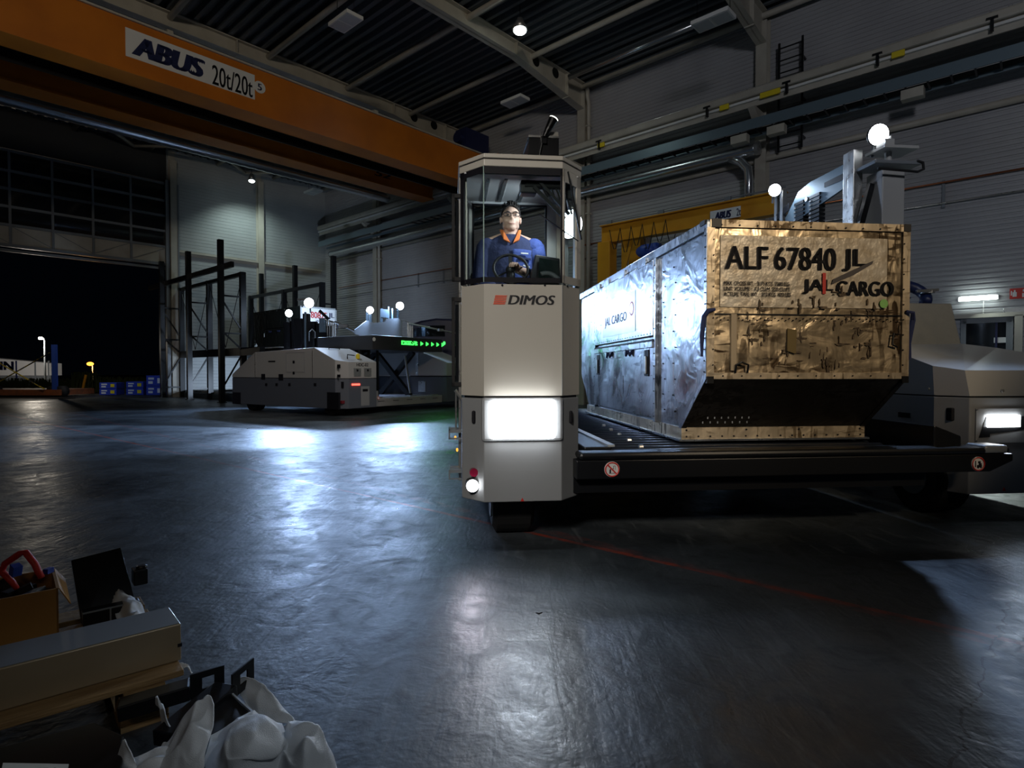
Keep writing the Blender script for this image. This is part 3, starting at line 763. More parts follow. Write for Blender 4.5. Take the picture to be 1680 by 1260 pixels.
# verge of grass
bm = MB(); rnd = random.Random(3)
for k in range(1500):
    px = rnd.uniform(118, 330); Y = rnd.uniform(32.5, 36)
    x = (px - CX)/F*Y; h = rnd.uniform(.45, 1.15)*(1.0 if px < 160 else .75); dx = rnd.uniform(-.2, .2); wv = rnd.uniform(.02, .05)
    bm.quad((x - wv, Y, 0), (x + wv, Y + .02, 0), (x + wv*.5 + dx, Y + .1, h), (x - wv*.3 + dx, Y + .1, h))
o = bm.build('grass', M['grass']); tag(o, 'dark wild grass behind the blue crates outside the hangar door', 'grass', None, 'stuff')
for (x0, x1, y0, n, h, lab) in ((0, 118, 31, 500, .75, 'low dark grass behind the flatbed trailer'),):
    bm = MB()
    for k in range(n):
        px = rnd.uniform(x0 - 20, x1); Y = rnd.uniform(y0 + 5, y0 + 7.5); x = (px - CX)/F*Y; hh = rnd.uniform(.5, 1)*h; dx = rnd.uniform(-.2, .2)
        bm.quad((x - .05, Y, 0), (x + .05, Y, 0), (x + .03 + dx, Y, hh), (x - .02 + dx, Y, hh))
    tag(bm.build('grass', M['grass']), lab, 'grass', None, 'stuff')

# flatbed trailer with blue stakes and crossed straps
TY = 28.2
tr = thing('flatbed_trailer', 'rusty red flatbed trailer with blue stakes outside the hangar door', 'trailer', WORLD, (at(60, 640, TY).x, TY, 0))
def tl(px, py): p = at(px, py, TY); return (p.x - tr.location.x, 0, p.z)
x1 = tl(128, 640)[0]; x0 = x1 - 6.2; zb = tl(60, 647)[2]; zt = tl(60, 638)[2]
b = MB(); b.box((x0, -1.1, zb), (x1, 1.1, zt)); b.build('trailer_bed', M['rust'], tr)
for px in (0, 117):
    p = tl(px, 600)
    b = MB(); b.box((p[0] - .09, -1.1, zt), (p[0] + .09, -.95, tl(117, 567)[2])); b.build('stake', M['postblue'], tr)
for (a, c) in (((2, 578), (104, 637)), ((113, 580), (12, 637))):
    p, q2 = tl(*a), tl(*c)
    b = MB(); b.bar((p[0], -1.15, p[2]), (q2[0], -1.15, q2[2]), .012, .11, up=(0, 1, 0)); b.build('lashing_strap', M['straps_yb'], tr)
for px in (112, 126, 20, 4):
    p = tl(px, 645)
    b = MB(); b.cyl((p[0], -.9, .25), .25, .25, 'y', 18); b.build('wheel', M['rubber'], tr, True)
# white semi-trailer box with blue letters
WY = 46.0
tb = thing('semi_trailer', 'white box trailer with cut-off dark blue letters behind the flatbed trailer', 'trailer', WORLD, (at(45, 620, WY).x, WY, 0))
def wl(px, py, Y=WY): p = at(px, py, Y); return (p.x - tb.location.x, Y - WY, p.z)
a = wl(-30, 586); c = wl(82, 596)
zg = wl(40, 616)[2]
b = MB(); b.prism([(a[0], zg), (c[0], zg), (c[0], c[2]), (a[0], a[2])], 'y', 0, 1.2); b.build('cargo_box', mat('trailer_white', (.8, .8, .8), .5), tb)
b = MB(); b.box((a[0], .05, .05), (c[0], .1, zg)); b.build('side_skirt', M['steelgrey'], tb)
for px in (27, 58, 80):
    p = wl(px, 610); b = MB(); b.box((p[0] - .06, -.02, .05), (p[0] + .06, .03, wl(px, 592)[2])); b.build('side_post', M['navyink'] if px == 27 else M['steelgrey'], tb)
p = wl(-8, 606)
text_fit('lettering', 'NN', wl(23, 600)[0] - wl(-12, 600)[0], wl(0, 593)[2] - wl(0, 607)[2], M['navyink'], tb, face((wl(-12, 600)[0], -.01, wl(0, 607)[2])), 0, .05, .01)
# street lamps
def street(px, py, Y, label, m, r, e, col, pole=True):
    p = at(px, py, Y)
    t = thing('street_lamp', label, 'street lamp', WORLD, (p.x, Y, 0))
    b = MB(); b.path([(0, 0, 0), (0, 0, p.z - .15), (-.05, 0, p.z), (-.2, 0, p.z + .05)], [.07, .05, .05, .04], 8); b.build('pole', M['steelgrey'], t)
    b = MB(); b.ball((-.25, 0, p.z), (r*1.4, r, r*.8)); b.build('lamp_head', m, t, True)
    lamp('street_light', 'POINT', (p.x - .25, Y - .6, p.z - .3), None, e, col, .2)
street(73, 555, 40, 'tall white-lit street lamp rising behind the flatbed trailer', emit('street_lamp_white', (1, .9, .75), 30), .12, 350, (1, .9, .75))
street(152, 597, 60, 'far orange-lit street lamp beyond the blue crates', M['lens_amber'], .24, 500, (1, .5, .15))
lamp('yard_fill_spot', 'SPOT', at(20, 520, 36), at(40, 605, 46), 900, (1, .95, .9), .3, 60, .8)  # added unseen fill on the white trailer
lamp('yard_fill_spot', 'SPOT', at(95, 470, 24.5), at(60, 630, 28.2), 150, (1, .85, .65), .2, 80, .8)  # added unseen fill on the flatbed trailer
# leaning yellow barrier pole
p = at(141, 615, 30.6); q2 = at(134, 643, 30.6)
b = MB(); q2.z = 0; b.path([q2, p], .06, 8); o = b.build('barrier_pole', M['yellow']); tag(o, 'leaning yellow barrier pole between the trailer and the blue crates', 'pole')
# blue crates
crates = [(163, 191, 638, 648), (163, 191, 627.5, 637.6), (207, 235, 637, 648), (207, 235, 626, 636.6), (240, 268, 633.5, 648), (240, 268, 616, 633)]
labs = ['bottom crate of the leftmost blue pair', 'top crate of the leftmost blue pair', 'bottom crate of the middle blue pair', 'top crate of the middle blue pair',
        'bottom blue crate of the pair beside the door edge', 'top blue crate of the pair beside the door edge']
for (a, c, t0, t1), lb in zip(crates, labs):
    Y = 28.9
    p = at(a, t1, Y); q2 = at(c, t0, Y)
    z0 = max(0, p.z)
    t = thing('storage_crate', lb + ', outside', 'crate', WORLD, ((p.x + q2.x)/2, Y, 0 if t1 == 648 else z0), 0, 'blue crates stacked outside the hangar door')
    wd_ = q2.x - p.x; h = q2.z - (0 if t1 == 648 else z0)
    b = MB(); b.box((-wd_/2, 0, 0), (wd_/2, .6, h - .005)); b.build('crate_body', M['crate_blue'], t, bevel=.01)
    b = MB(); b.box((-wd_*.38, -.006, h*.2), (-wd_*.12, 0, h*.45)); b.box((-wd_*.38, -.006, h*.6), (-wd_*.05, 0, h*.8)); b.build('printed_mark', M['white'], t)
    b = MB(); b.box((wd_*.15, -.006, h*.25), (wd_*.38, 0, h*.75)); b.build('paper_label', M['white'] if c > 236 else M['yel'], t)
lamp('yard_fill_spot', 'SPOT', ROOM.wld(TD + 4, -.9, 5.5), at(210, 640, 29), 260, BLUE, .2, 50, .8)  # added unseen fill on the blue crates

# ------------------------------------------------------------------ steel storage racks for containers
ZR = 2.02
def rack(name, label, t_tall, t_short, ss, ztall, zshort, rail_on_tall):
    r = thing(name, label, 'storage rack', ROOM, (t_tall, ss[0], 0), 0, 'steel container racks')
    dt = t_short - t_tall
    for s in ss:
        y = s - ss[0]
        b = MB(); b.box((-.09, y - .09, 0), (.09, y + .09, ztall)); b.box((-.13, y - .13, 0), (.13, y + .13, .03)); b.build('tall_post', M['black'], r)
        b = MB(); b.box((dt - .1, y - .08, 0), (dt + .1, y + .08, zshort)); b.build('short_post', M['black'], r)
        b = MB()
        for z in (.45, 2.6 if zshort > 4 else 2, 4.0): b.bar((0, y, z), (dt, y, z), .06, .06)
        for (z0, z1) in ((.5, 1.9), (3.9, 2.65), (2.7, 1.95)): b.bar((0, y, z0), (dt, y, z1), .05, .05)
        b.build('brace', M['black'], r)
    y1 = ss[-1] - ss[0]
    b = MB(); b.box((dt - .07, -.1, zshort - .14), (dt + .07, y1 + .1, zshort)); b.build('top_rail', M['black'], r)
    if rail_on_tall:
        b = MB(); b.box((-.2, -2.2, 4.98), (-.09, y1 + .7, 5.18)); b.build('guide_beam', M['black'], r)
    b = MB(); b.box((dt - .1, -.1, ZR - .25), (dt + .1, y1 + 1.6, ZR + .05)); b.build('deck_beam', M['black'], r)
    for a, c in zip(ss[:-1], ss[1:]):
        b = MB(); b.tube((dt, a - ss[0], zshort - .1), (dt, (a + c)/2 - ss[0], ZR + .1), .014, 6); b.tube((dt, c - ss[0], zshort - .1), (dt, (a + c)/2 - ss[0], ZR + .1), .014, 6)
        b.build('tension_rod', M['black'], r)
    return r
rack('storage_rack', 'black steel rack frame nearest the hangar door opening, with braced posts', 8.25, 7.45, [.35, 3.58, 6.82], 6.05, 4.95, True)
rack('storage_rack', 'black steel rack frame in the hall corner, behind the far container', 3.75, 4.28, [.35, 3.78, 7.1], 6.05, 4.88, False)
rdk = thing('roller_deck', 'black roller deck between the two steel racks', 'roller deck', ROOM, (5.9, 4.4, ZR))
b = MB(); b.box((-1.45, -4.2, -.2), (1.40, 5.0, -.01)); b.build('deck_frame', M['black'], rdk)
for k in range(22):
    b = MB(); b.tube((-1.4, -4 + k*.4, -.005), (1.35, -4 + k*.4, -.005), .04, 8); b.build('roller', M['galv'], rdk, True)
# low roller tracks on the floor behind the rack
lt = thing('floor_conveyor', 'low silver roller conveyor on the floor behind the racks', 'conveyor', ROOM, (6.2, 4.2, 0))
b = MB(); b.box((-1.2, -3.9, .0), (1.2, 4.0, .22)); b.build('conveyor_frame', M['bluegrey'], lt)
for k in range(18):
    b = MB(); b.tube((-1.1, -3.7 + k*.42, .26), (1.1, -3.7 + k*.42, .26), .06, 8); b.build('roller', M['galv'], lt, True)
for (t, s) in ((4.6, 1.3), (6.5, 4.8)):
    lamp('floor_light', 'SPOT', ROOM.wld(t, s + 3.0, .5), ROOM.wld(t, s - 6, 1.2), 420, COOL, .1, 110, .8)

# ------------------------------------------------------------------ aircraft cargo containers
def uld(label, front, side, frame_m, loc, rz, texts=True):
    lab_m = M['decal_white'] if texts else side
    W, L, H, CD, CZ = 1.534, 4.06, 1.61, .44, .49
    t = bpy.data.objects.new('cargo_container', None); COL.objects.link(t); t.location = loc; t.rotation_euler = (0, 0, rz)
    tag(t, label, 'cargo container')
    # hull: side profile with sloped lower ends
    prof = [(CD + .02, .1), (.02, CZ), (.02, H - .02), (L - .02, H - .02), (L - .02, CZ), (L - CD - .02, .1)]
    b = MB(); b.prism(prof, 'x', .02, W - .02); hull = b.build('hull', side, t)
    # end face: two battered sheets with a riveted seam
    SZ = CZ + .46
    rr = random.Random(5)
    def sheet(z0, z1, amp, seed):
        r2 = random.Random(seed); ph = [(r2.uniform(3, 13), r2.uniform(3, 13), r2.uniform(0, 6), r2.uniform(-1, 1)) for _ in range(9)]
        def fn(u, v):
            e = min(u, 1-u, v, 1-v)*8; e = min(1, e)
            d = sum(c*math.sin(a*u*1.6 + bb*v + p) for a, bb, p, c in ph)*amp*e
            return (.055 + u*(W - .11), .012 + d, z0 + v*(z1 - z0))
        return MB().grid(fn, 60, 30)
    sheet(SZ, H - .055, .0022, 11).build('upper_sheet', front, t, True)
    lowsheet = sheet(CZ + .045, SZ, .0012, 23).build('lower_sheet', front, t, True)
    b = MB(); b.box((.055, .002, SZ - .004), (W - .055, .014, SZ + .004)); b.build('sheet_seam', M['black'], t)
    b = MB()
    for k in range(52):
        x = .08 + k*(W - .16)/51; b.cyl((x, .006, SZ - .028 - (.014 if k % 2 else 0)), .0042, .01, 'y', 6)
    merge_into(lowsheet, b, M['ink'])
    for (x0, x1, xr) in ((.0, .055, .045), (W - .05, W + .005, W - .045)):
        b = MB(); b.box((x0, -.004, CZ + .02), (x1, .05, H - .053)); cp = b.build('corner_post', frame_m, t)
        b = MB()
        for k in range(9): b.cyl((xr, -.006, CZ + .1 + k*.11), .005, .008, 'y', 8)
        merge_into(cp, b, M['ink'])
    b = MB(); b.box((.02, -.006, H - .052), (W - .04, .05, H)); tr_ = b.build('top_rail', frame_m, t)
    b = MB()
    for k in range(11): b.cyl((.1 + k*.133, -.008, H - .038), .006, .008, 'y', 8)
    merge_into(tr_, b, M['ink'])
    b = MB(); b.box((.01, -.004, CZ), (W - .02, .05, CZ + .045)); lr_ = b.build('lower_rail', frame_m, t)
    b = MB()
    for k in range(10): b.cyl((.12 + k*.14, -.006, CZ + .022), .005, .008, 'y', 8)
    merge_into(lr_, b, M['ink'])
    b = MB(); b.box((.03, .0, H - .055), (.10, -.012, H + .004)); b.box((.0, .02, H - .03), (-.012, .1, H + .003)); b.box((W - .05, -.012, H - .05), (W + .002, .03, H + .002)); b.build('corner_fitting', M['blackmat'], t)
    b = MB(); b.box((.0, -.012, CZ - .03), (.05, .05, CZ + .02)); b.box((W - .05, -.012, CZ - .03), (W, .05, CZ + .02)); b.build('corner_block', M['black'], t)
    # sloped lower panel
    b = MB(); b.slab([(.03, .0, CZ), (W - .03, .0, CZ), (W - .03, CD, .11), (.03, CD, .11)], (0, .012, .012)); slp = b.build('sloped_panel', M['alu_shaded'], t)
    for x in (.0, W - .04):
        b = MB(); b.slab([(x, -.002, CZ), (x + .04, -.002, CZ), (x + .04, CD, .10), (x, CD, .10)], (0, .02, .02)); b.build('slope_edge', M['alu_shaded'], t)
    b = MB()
    for k in range(7): b.cyl((.17 + k*.055, CD - .095, .190), .005, .02, 'z', 6); b.cyl((.15 + k*.06, CD - .05, .150), .005, .02, 'z', 6)
    merge_into(slp, b, M['galv'])
    # base
    b = MB(); b.box((.0, CD, .012), (W, L - CD, .105)); bst = b.build('base_strip', frame_m, t)
    b = MB(); b.box((-.025, CD - .025, 0), (W + .025, L - CD + .025, .014)); b.build('base_plate', side, t)
    b = MB()
    for k in range(16): b.cyl((.04 + k*.097, CD - .003, .035), .0065, .008, 'y', 8)
    for x in (.04, .53, .97, 1.49): b.cyl((x, CD - .003, .085), .007, .008, 'y', 8)
    merge_into(bst, b, M['ink'])
    # long side (faces -x): rails, posts, upper and lower doors
    yA, yB = 1.06, 3.15
    b = MB(); b.box((-.004, .0, H - .075), (.03, L, H)); b.build('side_top_rail', side, t, bevel=.004)
    b = MB(); b.prism([(0.0, CZ), (.045, CZ), (.045, H - .06), (0.0, H - .06)], 'x', -.004, .02); b.build('side_edge_post', side, t)
    b = MB(); b.slab([(-.005, .0, CZ), (-.005, .05, CZ), (-.005, CD + .05, .1), (-.005, CD, .1)], (.02, 0, 0)); b.build('side_slope_edge', side, t)
    b = MB(); b.box((-.012, yA - .05, .1), (.02, yA + .0, H - .08)); b.build('door_post', side, t, bevel=.003)
    b = MB(); b.box((-.012, yB, .1), (.02, yB + .05, H - .08)); b.build('door_post', side, t, bevel=.003)
    zs = .83
    b = MB(); b.box((-.016, yA, zs + .03), (.02, yB, H - .085)); du_ = b.build('upper_door', side, t, bevel=.003)
    b = MB(); b.box((-.012, yA, .13), (.02, yB, zs - .03)); dl_ = b.build('lower_door', side, t, bevel=.003)
    b = MB(); b.box((-.026, yA, zs - .075), (.0, yB, zs - .02)); b.build('door_lip', side, dl_, bevel=.004)
    b = MB(); b.box((-.02, yA - .01, zs - .018), (-.006, yB, zs - .002)); b.build('hinge_strip', M['ink'], du_)
    for y in (1.25, 1.9, 2.5, 2.9):
        b = MB(); b.box((-.022, y, H - .10), (-.004, y + .22, H - .03)); b.build('top_hinge', side, du_)
    for y in (yA + .10, yB - .22):
        b = MB(); b.box((-.02, y, .50), (-.012, y + .12, .74)); lk = b.build('latch_recess', M['ink'], dl_, bevel=.006)
        b = MB(); b.box((-.034, y + .04, .52), (-.02, y + .08, .68)); b.build('latch_lever', M['galv'], lk, bevel=.004)
    for y in (1.62, 2.35):
        b = MB(); b.path([(-.014, y, .76), (-.035, y + .05, .70), (-.03, y + .12, .745), (-.035, y + .17, .70), (-.014, y + .22, .77)], .012, 6); b.build('strap_handle', M['strap'], dl_)
    b = MB(); b.box((-.016, 1.95, .28), (-.012, 2.12, .50)); b.build('side_plate', side, dl_)
    b = MB()
    for y in (.62, .85):
        for k in range(10): b.cyl((.016, y + (.04 if k % 2 else 0), .22 + k*.13), .006, .01, 'x', 6)
    for k in range(13):
        b.cyl((-.013, yA - .025, .15 + k*.11), .005, .01, 'x', 6); b.cyl((-.013, yB + .025, .15 + k*.11), .005, .01, 'x', 6)
        b.cyl((-.005, .022, CZ + .05 + k*.08), .005, .01, 'x', 6)
    for k in range(24): b.cyl((-.017, yA + .06 + k*.085, zs + .05), .005, .008, 'x', 6)
    merge_into(bpy.data.objects[hull.name], b, M['ink'])
    b = MB(); b.box((-.02, 1.55, zs + .10), (-.0165, 2.75, zs + .50)); lab = b.build('side_label', lab_m, du_)
    SM = Matrix.Translation((-.0215, 2.66, zs + .20)) @ Matrix.Rotation(-PI/2, 4, 'Z') @ Matrix.Rotation(PI/2, 4, 'X')
    if texts:
        text_fit('lettering', 'JAL CARGO', .84, .12, M['navyink'], lab, SM, 0, .02, .0008)
        b = MB(); b.cyl((-.021, 1.66, zs + .33), .07, .002, 'x', 20); b.build('round_emblem', M['red'], lab)
        b = MB(); b.cyl((-.0222, 1.66, zs + .33), .052, .002, 'x', 20); b.build('emblem_centre', M['decal_white'], lab)
    # lashing straps hanging at the corners
    b = MB(); b.path([(.05, -.015, SZ + .03), (.0, -.03, SZ + .02), (-.02, .0, SZ - .02), (-.025, .02, SZ - .16), (-.02, .03, SZ - .30)], [.012, .016, .018, .016, .008], 6); b.build('lashing_strap', M['strap'], t)
    b = MB(); b.path([(W - .03, -.015, SZ + .03), (W + .01, -.03, SZ + .02), (W + .035, .0, SZ - .03), (W + .025, .02, SZ - .2), (W + .04, .03, SZ - .32)], [.012, .014, .018, .014, .012], 6); b.build('lashing_strap', M['strap'], t)
    return t, (W, L, H, SZ, CZ)

c1, (W, L, H, SZ, CZ) = uld('battered metal cargo container riding on the loader deck', M['alu_front'], M['alu_side'], M['alu_frame'], (1.369, 4.145, .65), R_(6))
# writing on its end face
b = MB(); b.box((.10, .004, SZ + .05), (W - .17, .0065, H - .105)); dec = b.build('faded_label_sheet', M['decal'], c1)
dz = SZ
def wr(s, x, z, size, m, xs=1.0, bold=.0, sp=1.0):
    return text('lettering', s, size, m, dec, face((x, -.0062, z)), xs, 0, bold, .0008, spacing=sp)
def wf(s_, x0, x1, zb, h, bold, m=M['ink']): return text_fit('lettering', s_, x1 - x0, h, m, dec, face((x0, -.0045, zb)), 0, bold, .0006)
wf('ALF', .127, .451, H - .343, .160, .035); wf('67840', .493, .965, H - .343, .160, .035); wf('JL', 1.01, 1.196, H - .345, .160, .035)
wf('JAL', .708, .945, H - .512, .105, .045); wf('CARGO', .965, 1.415, H - .520, .105, .045)
for k, s_ in enumerate(('MAX. GROSS WT. : 3175 KGS  7000 LBS', 'UNIT VOLUME :  7.3 CU.M  258 CU.FT', 'ACTUAL TARE WT. : 213 KGS  470 LBS')):
    wf(s_, .122, .61 + .006*k, H - .459 - k*.038, .029, .03)
b = MB(); b.cyl((W - .20, -.007, SZ + .085), .032, .002, 'y', 20); b.build('green_sticker', M['green'], c1)
b = MB(); b.box((.86, -.007, SZ + .15), (.885, -.005, SZ + .30)); b.build('red_tape', M['red'], c1)
b = MB(); b.slab([(.60, -.004, SZ - .10), (.67, -.004, SZ - .11), (.665, -.004, SZ - .28), (.60, -.004, SZ - .26)], (0, .006, 0)); b.build('brown_tape', mat('brown_tape', (.16, .11, .03), .6), c1)
b = MB(); b.slab([(.93, -.0075, SZ + .22), (1.10, -.0075, SZ + .29), (1.24, -.0075, SZ + .37), (1.25, -.0075, SZ + .395), (1.08, -.0075, SZ + .32), (.94, -.0075, SZ + .255)], (0, .003, 0)); b.build('torn_tape', mat('grey_torn_tape', (.07, .06, .06), .6), c1)
b = MB(); b.box((.18, -.004, CZ + .06), (.22, .012, CZ + .46)); b.build('stained_tape', mat('stained_tape', (.36, .28, .18), .5), c1)
b = MB(); b.path([(.21, -.006, CZ + .045), (.21, -.02, CZ + .10), (.25, -.02, CZ + .12), (.30, -.02, CZ + .10), (.30, -.006, CZ + .045)], .008, 6); b.build('pull_handle', M['black'], c1)
b = MB(); b.path([(W - .09, -.006, CZ + .32), (W - .13, -.02, CZ + .33), (W - .14, -.02, CZ + .25), (W - .09, -.006, CZ + .23)], .007, 6); b.build('pull_handle', M['black'], c1)
rs = random.Random(21)
tm = mat('peeled_tape_residue', (.055, .035, .018), .6, col2=(.14, .095, .05), scale=40, thr=(.4, .6))
for (cx_, cz_, n_, sx, sz) in ((.33, CZ + .38, 5, .03, .08), (.42, CZ + .36, 6, .05, .10), (.36, CZ + .28, 5, .09, .03), (.50, CZ + .16, 8, .12, .05), (.78, CZ + .22, 9, .10, .10), (.90, CZ + .16, 5, .02, .12), (1.02, CZ + .42, 6, .08, .05), (1.10, CZ + .26, 5, .12, .04), (1.17, CZ + .36, 9, .06, .12), (1.20, CZ + .20, 7, .05, .06), (1.45, CZ + .38, 5, .03, .09), (.68, SZ + .06, 5, .06, .04), (.83, SZ + .10, 7, .05, .08), (1.0, SZ + .12, 8, .08, .08), (1.22, SZ + .06, 5, .05, .04), (.40, SZ + .05, 4, .03, .03), (1.0, CZ + .08, 6, .10, .03)):
    b = MB()
    for k in range(n_):
        x = cx_ + rs.uniform(-sx, sx); z = cz_ + rs.uniform(-sz, sz); vert = rs.random() < .6
        l_ = rs.uniform(.03, .09); w_ = rs.uniform(.006, .022)
        if not vert: l_, w_ = w_, l_
        if z > SZ + .04: yy = -.0072
        else: yy = .004
        P = [(x - w_/2*rs.uniform(.2, 1), yy, z - l_/2*rs.uniform(.5, 1)), (x + w_/2*rs.uniform(.2, 1), yy, z - l_/2*rs.uniform(.5, 1)), (x + w_/2*rs.uniform(.5, 1), yy, z), (x + w_/2*rs.uniform(.1, 1), yy, z + l_/2*rs.uniform(.5, 1)), (x - w_/2*rs.uniform(.1, 1), yy, z + l_/2*rs.uniform(.4, 1)), (x - w_/2*rs.uniform(.4, 1), yy, z)]
        b.slab(P, (0, .012, 0))
    o = b.build('tape_remains', tm, c1); o['kind'] = 'stuff'
# second container on the racks
p2 = ROOM.wld(6.0, 8.5, 2.06)
c2, _ = uld('white-faced cargo container with red numbers on the rack deck at the back', M['lightgrey'], mat('dark_plastic_film', (.018, .022, .02), .18, .2, bump=.8, bscale=5), M['lightgrey'], p2, ROOM.a + PI, False)
b = MB(); b.box((.07, .002, SZ + .02), (W - .07, .006, H - .06)); d2 = b.build('white_label_sheet', M['decal_white'], c2)
text_fit('lettering', '80825', .70, .25, M['red'], d2, face((.42, -.001, H - .44)), 0, .03)
text_fit('lettering', 'JL', .27, .25, M['navyink'], d2, face((1.17, -.001, H - .44)), 0, .03)
text_fit('lettering', 'JAL CARGO', .75, .08, M['navyink'], d2, face((.62, -.001, H - .58)), 0, .03)
# ------------------------------------------------------------------ the big cargo loader in front
lo = thing('cargo_loader', 'cream and grey cargo loader with glazed driver cab in front', 'cargo loader', LO, (0, 0, 0))
def part(b, name, m, parent=lo, **k): return b.build(name, m, parent, **k)
xa = LO.Y(794, 600, 0).x; xb = LO.Y(922, 600, 0).x; xc = LO.Y(757, 600, .17).x; xd = LO.Y(950, 600, .17).x
YB = .78
ZB, ZS, ZW0, ZW1, ZT = .335, 1.03, 1.775, 2.52, 2.60
def foot(g=0.0, yb=YB): return [(xc - g, .17), (xa, 0 - g), (xb, 0 - g), (xd + g, .17), (xd + g, yb + g), (xc - g, yb + g)]
b = MB(); b.prism(foot(-.004), 'z', ZB, ZS - .012); part(b, 'cab_lower_body', M['bodygrey'], bevel=.006)
b = MB(); b.prism(foot(-.02), 'z', ZS - .03, ZS + .03); part(b, 'body_seam', M['black'])
zu0, zu1 = ZS + .004, ZW0 - .012
FO = foot(); FI = [(xc + .03, .185), (xa + .012, .03), (xb - .012, .03), (xd - .03, .185), (xd - .03, YB - .03), (xc + .03, YB - .03)]
b = MB(); b.loft([[(x, y, zu0 + .05) for x, y in FI], [(x, y, zu0) for x, y in FO], [(x, y, zu1) for x, y in FO], [(x, y, zu1) for x, y in FI], [(x, y, zu0 + .051) for x, y in FI]]); ub = part(b, 'cab_upper_body', M['body'])
b = MB()
b.box((xb - .001, -.003, ZS + .01), (xb + .003, .0, ZW0 - .02)); part(b, 'panel_joint', M['bodygrey'], ub)
b = MB()
for (px, py) in ((765, 462), (785, 467), (824, 468), (894, 468)):
    p = LO.Y(px, py, -.003 if px > 790 else .10); b.cyl((p.x, p.y if px > 790 else .17 - (p.x - xc)/(xa - xc)*.17 - .003, p.z), .007, .006, 'y', 10)
for (px, py) in ((930, 470), (944, 465)):
    p = LO.Y(px, py, .06); b.cyl((p.x, (p.x - xb)/(xd - xb)*.17 - .003, p.z), .007, .006, 'y', 10)
part(b, 'bolt', M['ink'], ub)
# roof
b = MB(); b.prism(foot(.012), 'z', ZW1, ZT - .035); rf = part(b, 'roof', M['body'], bevel=.005)
b = MB(); b.prism(foot(.004), 'z', ZT - .04, ZT - .025); part(b, 'roof_groove', M['ink'], rf)
b = MB(); b.prism(foot(.016), 'z', ZT - .028, ZT); part(b, 'roof_cap', M['body'], rf, bevel=.004)
# pillars
def pillar(x0, y0, x1, y1, m=M['body'], z0=ZW0 - .012, z1=ZW1, nm='pillar'):
    b = MB(); b.box((x0, y0, z0), (x1, y1, z1)); return part(b, nm, m, bevel=.004)
pillar(xc, .17, xc + .04, .24); pillar(xd - .03, .17, xd, .24)
pillar(xc, YB - .08, xc + .06, YB); pillar(xd - .06, YB - .08, xd, YB)
# black glazing border round the front and left panes
def border(p, q, z0, z1, wdt, m, nm, out=.006):
    p = Vector((p[0], p[1], 0)); q = Vector((q[0], q[1], 0)); d = (q - p).normalized(); nrm = Vector((d.y, -d.x, 0))
    b = MB()
    def strip(a0, a1, za, zb):
        A = p + d*a0; B = p + d*a1
        b.slab([(A.x, A.y, za), (B.x, B.y, za), (B.x, B.y, zb), (A.x, A.y, zb)], nrm*out)
    Ln = (q - p).length; l, r, bt, tp = wdt
    if bt: strip(0, Ln, z0, z0 + bt)
    if tp: strip(0, Ln, z1 - tp, z1)
    if l: strip(0, l, z0, z1)
    if r: strip(Ln - r, Ln, z0, z1)
    return part(b, nm, m)
border((xa, 0), (xb, 0), ZW0, ZW1, (0, .012, .032, .045), M['ink'], 'windscreen_border')
border((xc, .17), (xa, 0), ZW0, ZW1, (.035, 0, .032, .04), M['ink'], 'side_window_border')
border((xb, 0), (xd, .17), ZW0, ZW1, (.02, .055, .05, .08), M['body'], 'corner_window_frame', .010)
def pane(p, q, z0, z1, nm, th=.006):
    p = Vector((p[0], p[1], 0)); q = Vector((q[0], q[1], 0)); d = (q - p).normalized(); nrm = Vector((d.y, -d.x, 0))
    b = MB(); b.quad((p.x, p.y, z0), (q.x, q.y, z0), (q.x, q.y, z1), (p.x, p.y, z1)); return part(b, nm, M['glass'])
ws = pane((xa, -.001), (xb, -.001), ZW0, ZW1, 'windscreen')
pane((xc + .003, .17), (xa, -.001), ZW0, ZW1, 'side_window'); pane((xb, 0), (xd - .003, .17), ZW0, ZW1, 'corner_window')
pane((xc + .002, YB - .08), (xc + .002, .24), ZW0, ZW1, 'door_window'); pane((xd - .002, .24), (xd - .002, YB - .08), ZW0, ZW1, 'door_window')
b = MB(); b.box((xa - .004, -.006, ZW0), (xa + .002, .004, ZW1)); part(b, 'glass_joint', mat('greenish_glass_edge', (.35, .5, .45), .3))
# rear wall with its window
rw0 = LO.Y(775, 400, YB - .03); rw1 = LO.Y(897, 330, YB - .03)
zwb = ZW0 - .02; zwt = min(ZW1 - .03, LO.Y(830, 329, YB - .03).z)
b = MB(); b.box((xc + .01, YB - .03, ZW0 - .1), (rw0.x, YB, ZW1)); b.box((rw1.x, YB - .03, ZW0 - .1), (xd - .01, YB, ZW1)); b.box((rw0.x, YB - .03, zwt), (rw1.x, YB, ZW1))
wl_ = mat('cab_lining', (.50, .51, .52), .5)
rwp = part(b, 'cab_rear_wall', wl_, bevel=.004)
b = MB()
b.box((rw0.x, YB - .035, zwt - .012), (rw1.x, YB - .02, zwt)); b.box((rw0.x, YB - .035, ZW0 - .1), (rw0.x + .012, YB - .02, zwt)); b.box((rw1.x - .012, YB - .035, ZW0 - .1), (rw1.x, YB - .02, zwt))
part(b, 'rear_window_seal', M['ink'], rwp)
b = MB(); b.box((xc + .02, .12, ZW1 - .012), (xd - .02, YB - .03, ZW1 - .002)); hl = part(b, 'cab_headliner', wl_)
b = MB()
for x in (-.14, -.02, .13): b.box((x - .012, .2, ZW1 - .02), (x + .012, YB - .05, ZW1 - .012))
part(b, 'roof_bars', M['galv'], hl)
